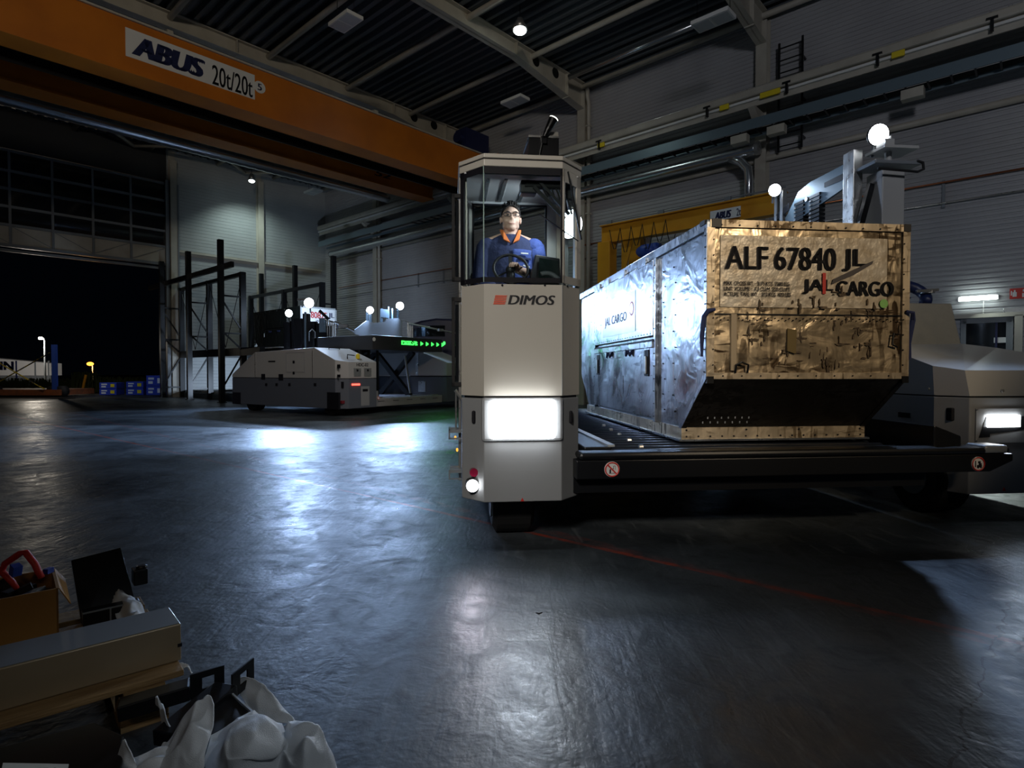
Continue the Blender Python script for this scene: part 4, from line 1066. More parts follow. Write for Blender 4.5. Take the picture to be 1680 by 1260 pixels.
# dashboard, steering wheel, monitor, hose
b = MB(); b.prism([(xc + .03, .20), (xa + .02, .03), (xb - .02, .03), (xd - .03, .20), (xd - .03, .26), (xc + .03, .26)], 'z', ZW0 - .14, ZW0 - .015); part(b, 'dashboard', M['blackmat'])
swc = LO.Y(838, 441, .19); swM = Matrix.Translation((swc.x, .19, swc.z)) @ Matrix.Rotation(R_(62), 4, 'X')
b = MB(); b.path([swM @ Vector((.118*math.cos(2*PI*k/32), .118*math.sin(2*PI*k/32), 0)) for k in range(32)], .010, 8, close=True); sw = part(b, 'steering_wheel', M['blackmat'], smooth=True)
b = MB()
for a in (90, 215, 325): b.bar(swM @ Vector((0, 0, -.015)), swM @ Vector((.113*math.cos(R_(a)), .113*math.sin(R_(a)), 0)), .022, .010)
b.ball(swM @ Vector((0, 0, -.015)), .035); part(b, 'wheel_hub', M['blackmat'], sw)
b = MB(); b.tube(swM @ Vector((0, 0, -.03)), (swc.x, .12, ZW0 - .05), .03, 10); part(b, 'steering_column', M['blackmat'])
m0 = LO.Y(868, 466, .20); m1 = LO.Y(924, 420, .28)
b = MB(); b.slab([(m0.x, .17, m0.z), (m1.x - .02, .26, m0.z - .01), (m1.x - .02, .30, m1.z - .015), (m0.x + .055, .25, m1.z)], (.0, .07, .01)); mo = part(b, 'monitor', M['blackmat'], bevel=.006)
b = MB(); b.slab([(m0.x + .065, .19, m0.z + .04), (m1.x - .035, .262, m0.z + .04), (m1.x - .035, .29, m1.z - .035), (m0.x + .075, .235, m1.z - .025)], (.0, -.004, 0)); part(b, 'screen', mat('dark_screen', (.012, .02, .018), .15), mo)
b = MB(); pts = []; rr = []
for k in range(46):
    u = k/45; p = Vector((m0.x + .07 + .17*u, .12, ZW0 + .075 - .10*u*u + .02*math.sin(u*3))); pts.append(p); rr.append(.019 if k % 2 else .014)
b.path(pts, rr, 10); part(b, 'ribbed_hose', mat('grey_hose', (.12, .13, .14), .5), smooth=True)
# dark wiper motor and cables in the top corner
q = LO.Y(875, 287, .12)
b = MB(); b.cbox((q.x - .03, .16, ZW1 - .085), (.11, .10, .09)); wm = part(b, 'wiper_motor', M['blackmat'], bevel=.01)
b = MB(); b.tube((q.x - .06, .13, ZW1 - .07), (q.x + .20, .13, ZW1 - .065), .03, 12); b.bar((q.x, .1, ZW1 - .09), (q.x + .21, .09, ZW1 - .30), .022, .022); b.bar((q.x + .04, .1, ZW1 - .06), (q.x + .24, .09, ZW1 - .27), .03, .018)
for k in range(9):
    x = q.x + .05 + .022*k; b.path([(x, .13, ZW1 - .06), (x + .03, .12, ZW1 - .12 - .012*(k % 4)), (x + .05 + .01*(k % 3), .12, ZW1 - .15 - .016*k)], .007, 6)
b.cbox((q.x + .245, .14, ZW1 - .10), (.05, .05, .11)); part(b, 'wiper_linkage', M['rubber'], wm)
b = MB(); b.bar((q.x + .21, -.012, ZW1 - .02), (q.x + .30, -.012, ZW1 - .46), .010, .01, up=(0, 1, 0)); b.bar((q.x + .02, -.012, ZW1 - .30), (q.x + .28, -.012, ZW1 - .47), .006, .006, up=(0, 1, 0)); part(b, 'wiper_arm', M['black'])
# driver's seat
b = MB(); b.box((-.27, .38, 1.40), (.19, .70, 1.50)); st = part(b, 'driver_seat', M['blackmat'], bevel=.03)
b = MB(); b.box((-.25, .66, 1.50), (.17, .735, 1.95)); part(b, 'seat_back', M['blackmat'], st, bevel=.03)
b = MB(); b.box((-.2, .42, ZS + .05), (.12, .68, 1.40)); part(b, 'seat_base', M['black'], st)
# maker's lettering and striped mark
zt_ = LO.Y(870, 500, 0).z; th_ = LO.Y(870, 484.5, 0).z - zt_
x0_ = LO.Y(833, 492, 0).x; x1_ = LO.Y(911, 492, 0).x
text_fit('lettering', 'DIMOS', x1_ - x0_, th_, M['logo_grey'], lo, face((x0_, -.0025, zt_)), .22, .04, .0015)
b = MB(); sx0 = LO.Y(809, 492, 0).x; sx1 = LO.Y(830, 492, 0).x
for k in range(5):
    z0 = zt_ + th_*k/5; z1 = z0 + th_*.155; sh = th_*.22*(k/5)
    b.slab([(sx0 + sh, -.0035, z0), (sx1 + sh - .010, -.0035, z0), (sx1 + sh, -.0035, z1 - .001), (sx0 + sh + .004, -.0035, z1)], (0, .004, 0))
part(b, 'striped_mark', M['logo_red'])
b = MB(); p = LO.Y(857, 820, 0); b.prism([(p.x - .012, p.z - .01), (p.x + .012, p.z - .01), (p.x, p.z + .014)], 'y', -.004, .002); part(b, 'jacking_mark', M['red'])
# headlight
p = LO.Y(857, 689, 0)
b = MB(); b.box((p.x - .27, -.022, p.z - .14), (p.x + .27, .03, p.z + .15)); hd = part(b, 'headlight', M['bodygrey'], bevel=.02)
b = MB(); b.box((p.x - .215, -.06, p.z - .12), (p.x + .215, -.02, p.z + .135)); part(b, 'headlight_lens', M['lens_hot'], hd, bevel=.085)
lamp('headlight_beam', 'SPOT', LO.wld(p.x, -.06, p.z), LO.wld(p.x - .25, -4.0, -.3), 36, COOL, .12, 125, .8)
b = MB()
for px in (777, 936):
    pw = LO.Y(px, 684, .09); b.cbox((pw.x, (.17 - (pw.x - xc)/(xa - xc)*.17 if px < 800 else (pw.x - xb)/(xd - xb)*.17) - .002, pw.z), (.026, .03, .085))
part(b, 'grip_slot', M['ink'], bevel=.01)
# low fog lamp at the left corner
p = LO.Y(775, 796, .06)
b = MB(); b.cyl((p.x, .09, p.z), .045, .10, 'y', 18); fg = part(b, 'fog_lamp', M['blackmat'], smooth=False)
b = MB(); b.cyl((p.x, .036, p.z), .040, .012, 'y', 18); part(b, 'fog_lamp_lens', M['lens_hot'], fg)
b = MB(); b.cyl((p.x + .01, .09, p.z + .085), .028, .08, 'y', 14); part(b, 'tail_lamp', mat('dark_red_glass', (.25, .01, .04), .2))
lamp('fog_lamp_beam', 'SPOT', LO.wld(p.x, .02, p.z), LO.wld(p.x - .1, -3, -.1), 7, (.9, .85, 1), .04, 110, .8)
# grab rails, steps and fittings at the left side of the cab
def lp2(px, py, y=.25): q = LO.Y(px, py, y); return Vector((q.x, y, q.z))
def rail_frame(y, px0, px1, py0, py1, nm):
    a = lp2(px0, py0, y); c = lp2(px1, py1, y); b = MB()
    b.box((a.x, y - .012, c.z), (a.x + .022, y + .012, a.z)); b.box((a.x, y - .012, a.z - .03), (c.x, y + .012, a.z)); b.box((a.x, y - .012, c.z), (c.x, y + .012, c.z + .03))
    return part(b, nm, M['rubber'], bevel=.004)
rail_frame(.24, 741, 757, 318, 462, 'mirror_frame'); rail_frame(.24, 741, 757, 488, 634, 'mirror_frame')
b = MB(); a = lp2(747, 330, .26); c = lp2(756, 455, .26); b.box((a.x, .255, c.z), (c.x, .262, a.z)); part(b, 'mirror_glass', M['dglass'])
b = MB(); a = lp2(747, 500, .26); c = lp2(756, 625, .26); b.box((a.x, .255, c.z), (c.x, .262, a.z)); part(b, 'mirror_glass', M['dglass'])
b = MB()
for px in (754.5,): b.tube(lp2(px, 290), lp2(px, 788), .009, 8)
part(b, 'grab_rail', M['galv'])
b = MB(); b.tube(lp2(747, 640, .2), lp2(758, 655, .2), .012, 8); b.tube(lp2(748, 640, .2), lp2(748, 706, .2), .006, 6); part(b, 'rail_bracket', M['galv'])
for (y0, y1, nm) in ((704, 719, 'step'), (769, 784, 'step')):
    a = lp2(736, y0, .22); c = lp2(757, y1, .22)
    b = MB()
    for k in range(5): b.box((a.x, .17 + .04*k, a.z - .012), (c.x, .185 + .04*k, a.z))
    b.box((a.x, .16, c.z), (a.x + .01, .4, a.z)); b.box((a.x, .16, a.z - .02), (c.x, .168, a.z)); b.box((a.x, .16, c.z), (c.x, .168, c.z + .01))
    part(b, nm, M['steelgrey'])
b = MB()
for (px, py) in ((747, 718), (750, 738), (754, 766)): b.ball(lp2(px, py, .3), (.008, .008, .014), 8, 6)
part(b, 'orange_glint', emit('amber_glint', (1, .45, .05), 1.5))  # orange reflections at the steps, made as small glowing beads
# roof box with tilted camera torch
r0 = LO.Y(862, 255, .45); r1 = LO.Y(917, 232, .45)
b = MB(); b.prism([(r0.x, ZT), (r1.x, ZT), (r1.x, r1.z + .03), (r0.x + .03, r1.z + .03)], 'y', .45, .85); rb = part(b, 'roof_box', M['black'], bevel=.004)
b = MB(); b.prism([(r0.x + .02, r1.z + .02), (r1.x, r1.z + .02), (r1.x, r1.z + .035), (r0.x + .025, r1.z + .035)], 'y', .44, .86); part(b, 'box_rim', M['galv'], rb)
b = MB(); b.box((r1.x - .085, .47, r1.z + .035), (r1.x, .60, r1.z + .075)); part(b, 'control_box', M['body'], rb)
b = MB(); b.tube((r0.x + .06, .43, ZT + .022), (r1.x - .03, .43, ZT + .038), .012, 8); b.path([(r1.x - .14, .44, r1.z + .06), (r1.x - .13, .43, r1.z - .03), (r1.x - .16, .43, ZT + .10), (r1.x - .15, .43, ZT + .04)], .004, 6); part(b, 'cable', M['galv'], rb)
ta = LO.Y(893, 224, .42); tb_ = LO.Y(908, 196, .42)
b = MB(); b.path([(ta.x, .42, ta.z), (ta.x*.55 + tb_.x*.45, .42, ta.z*.55 + tb_.z*.45), (tb_.x, .42, tb_.z)], [.014, .026, .036], 14); tc_ = part(b, 'torch', M['black'])
b = MB(); dv = Vector((tb_.x - ta.x, 0, tb_.z - ta.z)).normalized(); e0 = Vector((tb_.x, .42, tb_.z)); b.path([e0, e0 + dv*.008], .034, 14); part(b, 'torch_lens', emit('torch_face', (1, 1, .9), 3), tc_)
b = MB(); b.tube(Vector((ta.x, .42, ta.z)), (ta.x - .01, .47, r1.z + .03), .012, 8); b.cbox((ta.x, .45, ta.z - .02), (.04, .05, .05)); part(b, 'torch_bracket', M['black'], tc_)

# rear left mast of the loader with the work light seen through the cab's corner window
p = LO.Y(932, 368, 4.75)
b = MB(); b.box((p.x - .10, 4.82, .5), (p.x + .02, 4.94, p.z + .1)); part(b, 'mast_post', M['hood'], bevel=.01)
WL = (p.x, 4.72, p.z)
# added fill light on the driver, with a small made-up housing
b = MB(); b.box((xd - .07, .22, 2.33), (xd - .03, .28, 2.40)); cl_ = part(b, 'cab_fill_housing', M['white'])
lamp('cab_fill_light', 'SPOT', LO.wld(xd - .10, .22, 2.36), LO.wld(-.05, .50, 2.16), 16, (.85, .92, 1), .04, 120, .8)
# deck between cab and right body
XR = LO.Y(1600, 760, 0).x
xl_ = LO.Y(952, 760, -.02).x; xr_ = LO.Y(1658, 750, .02).x
ZD = .632
b = MB()
zt0 = LO.Y(1004, 754, 0).z; zb0 = LO.Y(1004, 786, 0).z
poly = [(xl_ - .02, zb0), (xr_ - .18, zb0), (xr_, zb0 + .075), (xr_, zt0 - .005), (xl_ - .02, zt0 - .005)]
b.prism(poly, 'y', .0, .12); part(b, 'front_beam', M['black'], bevel=.006)
b = MB(); b.prism([(xl_, .0), (xr_ - .02, .0), (xr_ - .06, .16), (xl_, .16)], 'z', zt0 - .004, zt0 + .045); part(b, 'beam_top_plate', M['black'], bevel=.02)
ce = LO.Y(1605, 737, .05).x
b = MB(); b.box((ce, -.004, zt0 + .0), (xr_ - .04, .17, zt0 + .058)); part(b, 'end_cap', M['steelgrey'], bevel=.018)
b = MB(); b.box((xl_ - .02, .12, .36), (3.05, 5.2, .52)); part(b, 'deck_frame', M['black'])
b = MB(); b.box((xl_ + .02, .2, .50), (3.1, 5.1, .56)); part(b, 'deck_plate', M['black'])
k = 0; y = .17
while y < 4.9:
    b = MB(); b.tube((.72, y, ZD - .035), (2.98, y, ZD - .035), .034, 10); part(b, 'roller', mat('roller_steel', (.10, .12, .16), .28, .85) if k == 0 else bpy.data.materials['roller_steel'], smooth=True); y += .155; k += 1
b = MB()
for j in range(5):
    b = MB(); b.cyl((1.02 + .04*j, .45 + j*.42, ZD - .005), .018, .03, 'x', 10); part(b, 'guide_roller', M['galv'])
e0 = LO.Z(952, 711, ZD + .03); e1 = LO.Z(1004, 733, ZD + .03)
b = MB(); b.slab([(e1.x - .20, e1.y, .52), (e1.x, e1.y, .52), (e1.x, e1.y, ZD + .03), (e1.x - .20, e1.y, ZD + .03)], (0, .9, 0)); part(b, 'deck_side_block', M['black'], bevel=.01)
b = MB(); b.box((e1.x - .03, e1.y, ZD + .03), (e1.x + .02, 2.2, ZD + .045)); part(b, 'deck_edge_strip', M['lightgrey'])
b = MB(); b.box((e1.x, .02, ZD - .06), (e1.x + .62, .12, ZD - .005)); part(b, 'stop_bar', M['steelgrey'], bevel=.01)
ex = LO.X(1604, 730, 3.0)
b = MB(); b.prism([(3.12, .54), (3.34, .54), (3.34, .72), (3.12, .80)], 'y', .12, 4.8); part(b, 'deck_guide_rail', M['black'], bevel=.01)
# prohibition signs on the beam
def sign(px, py, kind):
    p = LO.Y(px, py, -.002); r = .052
    b = MB(); b.cyl((p.x, -.004, p.z), r, .006, 'y', 30); s_ = part(b, 'prohibition_sign', M['white'])
    b = MB()
    ring = [(p.x + (r - .006)*math.cos(2*PI*k/30), -.0085, p.z + (r - .006)*math.sin(2*PI*k/30)) for k in range(30)]
    for a, c in zip(ring, ring[1:] + ring[:1]): b.bar(a, c, .010, .002, up=(0, 1, 0)) if False else b.bar(a, c, .002, .010, up=(0, 1, 0)) if False else b.tube(a, c, .0046, 6)
    if kind == 0: b.bar((p.x - r*.66, -.009, p.z + r*.66), (p.x + r*.66, -.009, p.z - r*.66), .009, .003, up=(0, 1, 0))
    part(b, 'red_ring', M['red'], s_)
    b = MB(); f = lambda u, v: (p.x + u*r, p.z + v*r)
    def ink(x0, z0, x1, z1): b.box((p.x + x0*r, -.0078, p.z + z0*r), (p.x + x1*r, -.006, p.z + z1*r))
    if kind == 0:
        ink(-.35, -.45, -.15, -.05); ink(-.3, -.05, -.18, .06); ink(-.4, -.52, .4, -.46); ink(.15, .0, .2, .45); ink(.2, .40, .42, .45); ink(.38, -.05, .42, .45); ink(.0, .1, .2, .15)
    else:
        ink(-.5, -.45, -.34, .45); ink(-.2, -.5, .55, -.15); ink(.05, -.15, .5, .1); ink(-.05, .1, .35, .38); ink(-.15, -.6, .1, -.45); ink(.3, -.6, .5, -.45)
    part(b, 'pictogram', M['ink'], s_)
sign(1004, 770, 0); sign(1604, 761, 1)

# right body: lower housing, hood, galvanised box
fy = .38                                      # local depth of its front face
hx = LO.Y(1590, 700, fy).x; cxh = LO.Y(1535, 700, fy + .20).x
zS = LO.Y(1600, 650, fy).z; zBt = LO.Y(1600, 811, fy).z
hfoot = [(cxh, fy + .22), (hx, fy), (hx + 1.5, fy), (hx + 1.5, 5.2), (cxh, 5.2)]
b = MB(); b.prism(hfoot, 'z', zBt, zS - .012); part(b, 'right_lower_body', M['bodygrey'], bevel=.006)
b = MB(); b.prism([(x + (.012 if x == cxh else 0), y + .012) for x, y in hfoot], 'z', zS - .02, zS + .02); part(b, 'right_body_seam', M['black'])
zH = LO.Y(1600, 607.5, fy).z
# hood: facets measured from the picture
A0 = Vector((hx, fy, zS)); A1 = Vector((hx + 1.5, fy, zS)); B0 = Vector((LO.Y(1583, 607, fy + .03).x, fy + .03, zH)); B1 = Vector((hx + 1.5, fy + .03, zH))
C0 = Vector((cxh, fy + .22, zS)); p = LO.Y(1530, 600, fy + .24); D0 = Vector((p.x, fy + .24, p.z))
p = LO.Y(1579, 564, fy + 1.25); E0 = Vector((p.x, fy + 1.25, p.z)); zTop = p.z
p = LO.Y(1666, 592, fy + .55); E1 = Vector((p.x + .5, fy + .6, p.z))
G0 = Vector((cxh, 5.2, zS)); H0 = Vector((cxh + .02, fy + .9, zTop - .03)); H1 = Vector((cxh + .02, 5.2, zTop)); T1 = Vector((hx + 1.5, 5.2, zTop)); T0 = Vector((hx + 1.5, fy + 1.25, zTop - .04)); G1 = Vector((hx + 1.5, 5.2, zS))
b = MB(); bm_ = b.bm; V = {}
def vv(k, p):
    V[k] = bm_.verts.new(p)
for k, p in (('A0', A0), ('A1', A1), ('B0', B0), ('B1', B1), ('C0', C0), ('D0', D0), ('E0', E0), ('G0', G0), ('H0', H0), ('H1', H1), ('T0', T0), ('T1', T1), ('G1', G1)): vv(k, p)
for f in (('A0','A1','B1','B0'), ('C0','A0','B0','D0'), ('G0','C0','D0','H0','H1'), ('D0','B0','E0'), ('D0','E0','H0'), ('B0','B1','T0','E0'), ('H0','E0','T0','T1','H1'), ('G0','G1','A1','A0','C0'), ('G1','T1','T0','B1','A1'), ('G1','G0','H1','T1')):
    try: bm_.faces.new([V[k] for k in f])
    except Exception as e: print('hood', f, e)
hood = part(b, 'hood', M['hood'])
b = MB()
for (px, py) in ((1523, 638), (1645, 641)):
    yy = fy + .30 if px < 1540 else fy - .004
    p = LO.X(px, py, cxh - .006) if px < 1540 else LO.Y(px, py, fy - .004)
    b.cyl(p, .012, .012, 'x' if px < 1540 else 'y', 12)
part(b, 'hood_latch', M['galv'], hood)
gy = fy + 1.35
g0 = LO.Y(1440, 566, gy); g1_ = LO.Y(1579, 566, gy); g2_ = LO.Y(1569, 497, gy)
b = MB(); b.loft([[(g0.x, gy, zTop - .05), (g1_.x, gy, zTop - .05), (g1_.x, gy + 1.3, zTop - .05), (g0.x, gy + 1.3, zTop - .05)], [(g0.x, gy + .06, g2_.z), (g2_.x, gy + .06, g2_.z), (g2_.x, gy + 1.2, g2_.z), (g0.x, gy + 1.2, g2_.z)]]); part(b, 'galvanised_cover', M['galv_cover'], bevel=.008)
# blue suction hose loop with clamp above the cover
hc = LO.Y(1508, 480, gy + .7)
b = MB(); b.path([(hc.x - .10 + .17*math.cos(a), gy + .7 + .1*math.sin(a), hc.z - .03 + .12*math.sin(a)) for a in [R_(k) for k in range(-50, 231, 20)]], .062, 12); part(b, 'suction_hose', mat('navy_hose', (.012, .022, .085), .4), smooth=True)
b = MB(); b.cyl((hc.x + .07, gy + .66, hc.z + .0), .072, .03, 'z', 16); b.bar((hc.x - .12, gy + .6, hc.z + .0), (hc.x + .15, gy + .6, hc.z + .02), .02, .03); part(b, 'hose_clamp', M['galv'])
# headlight panel of the right body
p0 = LO.Y(1600, 670, fy); p1 = LO.Y(1700, 726, fy)
b = MB(); b.box((p0.x, fy - .008, p1.z), (p1.x, fy, p0.z)); hp = part(b, 'lamp_panel', M['bodygrey'], bevel=.003)
b = MB(); w0 = LO.Y(1616, 684, fy); w1 = LO.Y(1604, 718, fy); w2 = LO.Y(1712, 690, fy); w3 = LO.Y(1700, 682, fy)
b.prism([(w1.x, w1.z), (LO.Y(1622, 716, fy).x, w1.z + .004), (LO.Y(1622, 710, fy).x, w1.z + .03), (w2.x, LO.Y(1700, 700, fy).z), (w2.x, w3.z), (w0.x, w0.z)], 'y', fy - .012, fy - .004); part(b, 'lamp_surround', M['black'], hp)
l0 = LO.Y(1616, 681, fy); l1 = LO.Y(1669, 700, fy)
b = MB(); b.box((l0.x, fy - .030, l1.z), (l1.x, fy - .01, l0.z)); part(b, 'headlight_lens', M['lens_hot'], hp, bevel=.006)
lamp('headlight_beam', 'SPOT', LO.wld((l0.x + l1.x)/2, fy - .06, (l0.z + l1.z)/2), LO.wld(hx + .3, -3, -.2), 30, COOL, .06, 110, .8)
b = MB()
for px, py in ((1603, 672), (1603, 723)):
    q = LO.Y(px, py, fy - .01); b.cyl(q, .008, .008, 'y', 10)
part(b, 'panel_screw', M['galv'], hp)
b = MB(); q0 = LO.Y(1556, 669, fy + .12); b.box((q0.x, fy + .09, LO.Y(1556, 690, fy + .12).z), (q0.x + .05, fy + .16, q0.z)); part(b, 'grip_slot', M['ink'], bevel=.008)
b = MB(); q0 = LO.X(1474, 676, cxh - .003); q1 = LO.X(1493, 686, cxh - .003); b.box((cxh - .006, q1.y, q1.z), (cxh + .002, q0.y, q0.z)); part(b, 'side_slot', M['ink'])
b = MB(); q = LO.Y(1647, 803, fy); b.prism([(q.x - .014, q.z - .012), (q.x + .014, q.z - .012), (q.x, q.z + .016)], 'y', fy - .004, fy + .002); part(b, 'jacking_mark', M['red'])
# wheels
def wheel(x, y, r=.30, wdt=.30):
    b = MB(); b.path([(x - wdt/2, y, r), (x - wdt/2 + .03, y, r), (x + wdt/2 - .03, y, r), (x + wdt/2, y, r)], [r - .05, r, r, r - .05], 28); t_ = part(b, 'wheel', M['rubber'])
    b = MB(); b.cyl((x, y, r), .15, wdt + .02, 'x', 18); part(b, 'wheel_hub', M['steelgrey'], t_)
wheel(hx + .03, fy + .42); wheel(hx + .03, 4.2); wheel(.05, .55, .26, .3); wheel(.05, 3.9)
b = MB(); b.box((xc + .05, YB, .30), (xd - .05, 5.1, .80)); part(b, 'left_side_frame', M['black'])
# mast with chains and work lights behind the container
xm = 4.12
pA = LO.X(1416, 275, xm); pB = LO.X(1283, 330, xm)
zmt = LO.X(1392, 252, xm).z
def mpt(px, py): return LO.X(px, py, xm)
yA = mpt(1395, 300).y; yB_ = mpt(1283, 330).y
b = MB(); b.box((xm - .02, yA - .0, ZD), (xm + .06, yA + .10, mpt(1385, 255).z)); b.box((xm - .05, yA - .12, ZD), (xm + .06, yA - .02, mpt(1398, 250).z)); part(b, 'mast_rail', M['galv'], bevel=.006)
b = MB(); b.box((xm - .02, yB_ - .05, ZD), (xm + .04, yB_ + .02, mpt(1283, 312).z)); b.box((xm - .02, yB_ + .10, ZD), (xm + .04, yB_ + .16, mpt(1283, 312).z)); part(b, 'mast_rail', M['galv'])
zc0 = mpt(1380, 270).z; zc1 = mpt(1380, 312).z
b = MB()
ym = (yA + yB_)/2
za, zb2 = zc0 - .02, zc1 + .02
b.prism([(yA, zb2), (yA, za), (yA + .75, za), (ym + .30, za - .05), (ym + .55, za - .28), (yB_ - .1, zb2 - .05), (yB_ - .1, zb2 - .18), (ym + .1, zb2 - .12)], 'x', xm - .01, xm + .02); part(b, 'mast_plate', M['bluegrey'])
b = MB(); b.prism([(yA + .05, za - .10), (yA + .45, za - .10), (yA + .45, zb2 + .10), (yA + .05, zb2 + .08)], 'x', xm - .014, xm - .008); b.prism([(ym + .5, zb2 + .13), (ym + .9, zb2 + .02), (ym + .9, zb2 - .05), (ym + .5, zb2 + .03)], 'x', xm - .014, xm - .008); part(b, 'plate_opening', M['ink'])
b = MB(); b.cyl((xm - .02, ym + .10, za - .20), .03, .02, 'x', 14); part(b, 'pulley_pin', M['galv'])
for yk in (yA + .62, yA + .95):
    b = MB(); z = .9
    while z < zb2 + .04: b.box((xm - .03, yk - .10, z), (xm + .05, yk + .10, z + .035)); z += .05
    ch = part(b, 'cable_chain', M['black'])
    b = MB(); z = .9
    while z < zb2 + .02: b.box((xm - .035, yk + .06, z + .01), (xm - .03, yk + .10, z + .028)); z += .05
    part(b, 'chain_links', M['galv'], ch)
xq = xm + .10
b = MB(); b.box((xq + .02, yA - .35, ZD), (xq + .28, yA - .10, mpt(1420, 282).z)); part(b, 'mast_post', M['hood'], bevel=.01)
b = MB(); b.bar((xq - .0, yA - .2, mpt(1420, 300).z), (xq - .3, yA - .2, mpt(1420, 300).z - 1.1), .06, .06); part(b, 'mast_brace', M['black'])
hz = mpt(1420, 275).z
b = MB(); b.box((xq - .12, yA - .42, hz - .01), (xq + .42, yA - .08, hz + .03)); ptf = part(b, 'lamp_shelf', M['steelgrey'], bevel=.01)
b = MB(); b.path([(xq + .36, yA - .42, hz + .03), (xq + .42, yA - .43, hz + .01), (xq + .43, yA - .43, hz - .06), (xq + .36, yA - .43, hz - .09), (xq - .1, yA - .43, hz - .07)], .014, 8); part(b, 'cable_loop', M['rubber'], ptf)
b = MB(); b.tube((xq + .16, yA - .25, hz), (xq + .16, yA - .25, hz + .34), .035, 10); part(b, 'lamp_pole', M['hood'], ptf)
b = MB(); b.box((xq + .0, yA - .40, hz + .17), (xq + .40, yA - .1, hz + .20)); b.box((xq + .02, yA - .38, hz + .2), (xq + .13, yA - .25, hz + .27)); part(b, 'lamp_bracket', M['hood'], ptf)
def round_light(frame, loc, r, label, e, tgt, ang=120, color=COOL, group=None, aim=(0, -1, 0), m='lens'):
    t = thing('work_light', label, 'work light', frame, loc, 0, group)
    a = Vector(aim).normalized(); Rm = a.to_track_quat('-Y', 'Z').to_matrix().to_4x4()
    b = MB(); b.path([(0, r*.9, 0), (0, r*.5, 0), (0, 0, 0)], [r*.4, r*.85, r*1.05], 18); b.bm.transform(Rm); b.build('lamp_bowl', M['black'], t, True)
    b = MB(); b.ball((0, -.004, 0), (r*.95, r*.35, r*.95), 18, 10); b.bm.transform(Rm); b.build('lamp_lens', M[m], t, True)
    b = MB(); b.tube((0, r*.5, -r*.8), (0, r*.5, -r*2.0), r*.16, 8); b.bm.transform(Rm); b.build('stem', M['steelgrey'], t)
    w_ = frame.wld(*loc); av = (frame.M.to_3x3() @ a)
    lamp('work_light_beam', 'SPOT', w_ + av*(r*.6 + .02), tgt, e, color, r*.6, ang, .5)
    return t
round_light(LO, WL, .22, 'dazzling round work light seen through the right corner window of the driver cab', 62, LO.wld(1.6, .4, 1.6), 150, BLUE, aim=(.1, -1, -.15))
p = mpt(1441, 220)
q = LO.Y(1441, 221, yA - .26)
round_light(LO, (q.x, yA - .26, q.z), .115, 'brightest round work light on the tall mast behind the near container', 380, (3.6, 0.0, 0.6), 76, BLUE, aim=(-.1, -1, -.25))
q = LO.Y(1271, 312, yB_ - .02)
round_light(LO, (q.x, yB_ - .02, q.z), .085, 'smaller round work light above the left end of the near container top', 35, (1.0, 0, .2), 140, COOL, aim=(-.2, -1, -.3))
# ------------------------------------------------------------------ second cargo loader, number 02
h2 = thing('cargo_loader', 'white and grey cargo loader marked HDC-02 with raised platform, before the racks', 'cargo loader', HD, (0, 0, 0))
def hpart(b, name, m, parent=h2, **k): return b.build(name, m, parent, **k)
yE = HD.X(381, 621, 0).y
WH = 1.22
zs2 = HD.X(560, 621, 0).z; zb2 = HD.X(559, 671.5, 0).z
def side_pts(lst): return [HD.X(px, py, 0) for px, py in lst]
b = MB(); b.prism([(.0, .24), (.24, 0), (WH, 0), (WH, yE), (0, yE)], 'z', zb2, zs2 - .015); hpart(b, 'lower_body', M['far_lower'], bevel=.01)
b = MB(); b.prism([(.02, .26), (.26, .02), (WH - .02, .02), (WH - .02, yE), (.02, yE)], 'z', zs2 - .03, zs2 + .02); hpart(b, 'body_seam', M['black'])
zf = HD.Y(590, 594, 0).z; zr = HD.X(515, 570, 0).z; yr = HD.X(515, 570, 0).y; zr2 = HD.X(418, 578, 0).z; yr2 = HD.X(418, 578, 0).y; zl = HD.X(381, 614, 0).z
b = MB()
b.loft([[(0, yE, zs2), (WH, yE, zs2), (WH, yE, zl), (0, yE, zl)],
        [(0, yr2, zs2), (WH, yr2, zs2), (WH, yr2, zr2), (0, yr2, zr2)],
        [(0, yr, zs2), (WH, yr, zs2), (WH, yr, zr), (0, yr, zr)],
        [(0, .24, zs2), (WH, .02, zs2), (WH, .02, zf + .02), (0, .24, zf + .05)],
        [(.24, 0, zs2), (WH - .001, 0, zs2), (WH - .001, 0, zf), (.24, 0, zf)]])
hh = hpart(b, 'hood', M['hood'], bevel=.01)
b = MB()
for y in (yr2 - .02, yr + .06): b.box((-.008, y - .012, zs2 + .02), (.0, y + .012, min(zr, zr2)))
hpart(b, 'panel_joint', M['galv'], hh)
b = MB(); y0, y1 = HD.X(500, 600, 0).y, HD.X(470, 600, 0).y
for (ya, yb, za, zb) in ((y0, y0 + .015, 1.15, 1.7), (y1, y1 + .015, 1.15, 1.7), (y0, y1, 1.15, 1.165), (y0, y1, 1.69, 1.705)): b.box((-.006, ya, za), (0, yb, zb))
hpart(b, 'side_hatch', M['bodygrey'], hh)
b = MB()
for (px, py, sx, sz) in ((432, 618, .09, .08), (461, 619, .10, .09), (482, 594, .04, .04), (482, 612, .04, .04), (556, 601, .06, .05), (556, 617, .06, .04), (446, 593, .16, .02)):
    b = MB(); q = HD.X(px, py, 0); b.box((-.008, q.y - sx, q.z - sz), (.0, q.y + sx, q.z + sz)); hpart(b, 'side_fitting', M['ink'])
for px in (437, 454, 475, 517):
    b = MB(); q = HD.X(px, 631, 0); b.box((-.008, q.y - .05, q.z - .04), (.004, q.y + .05, q.z + .04)); hpart(b, 'side_fitting', M['ink'])

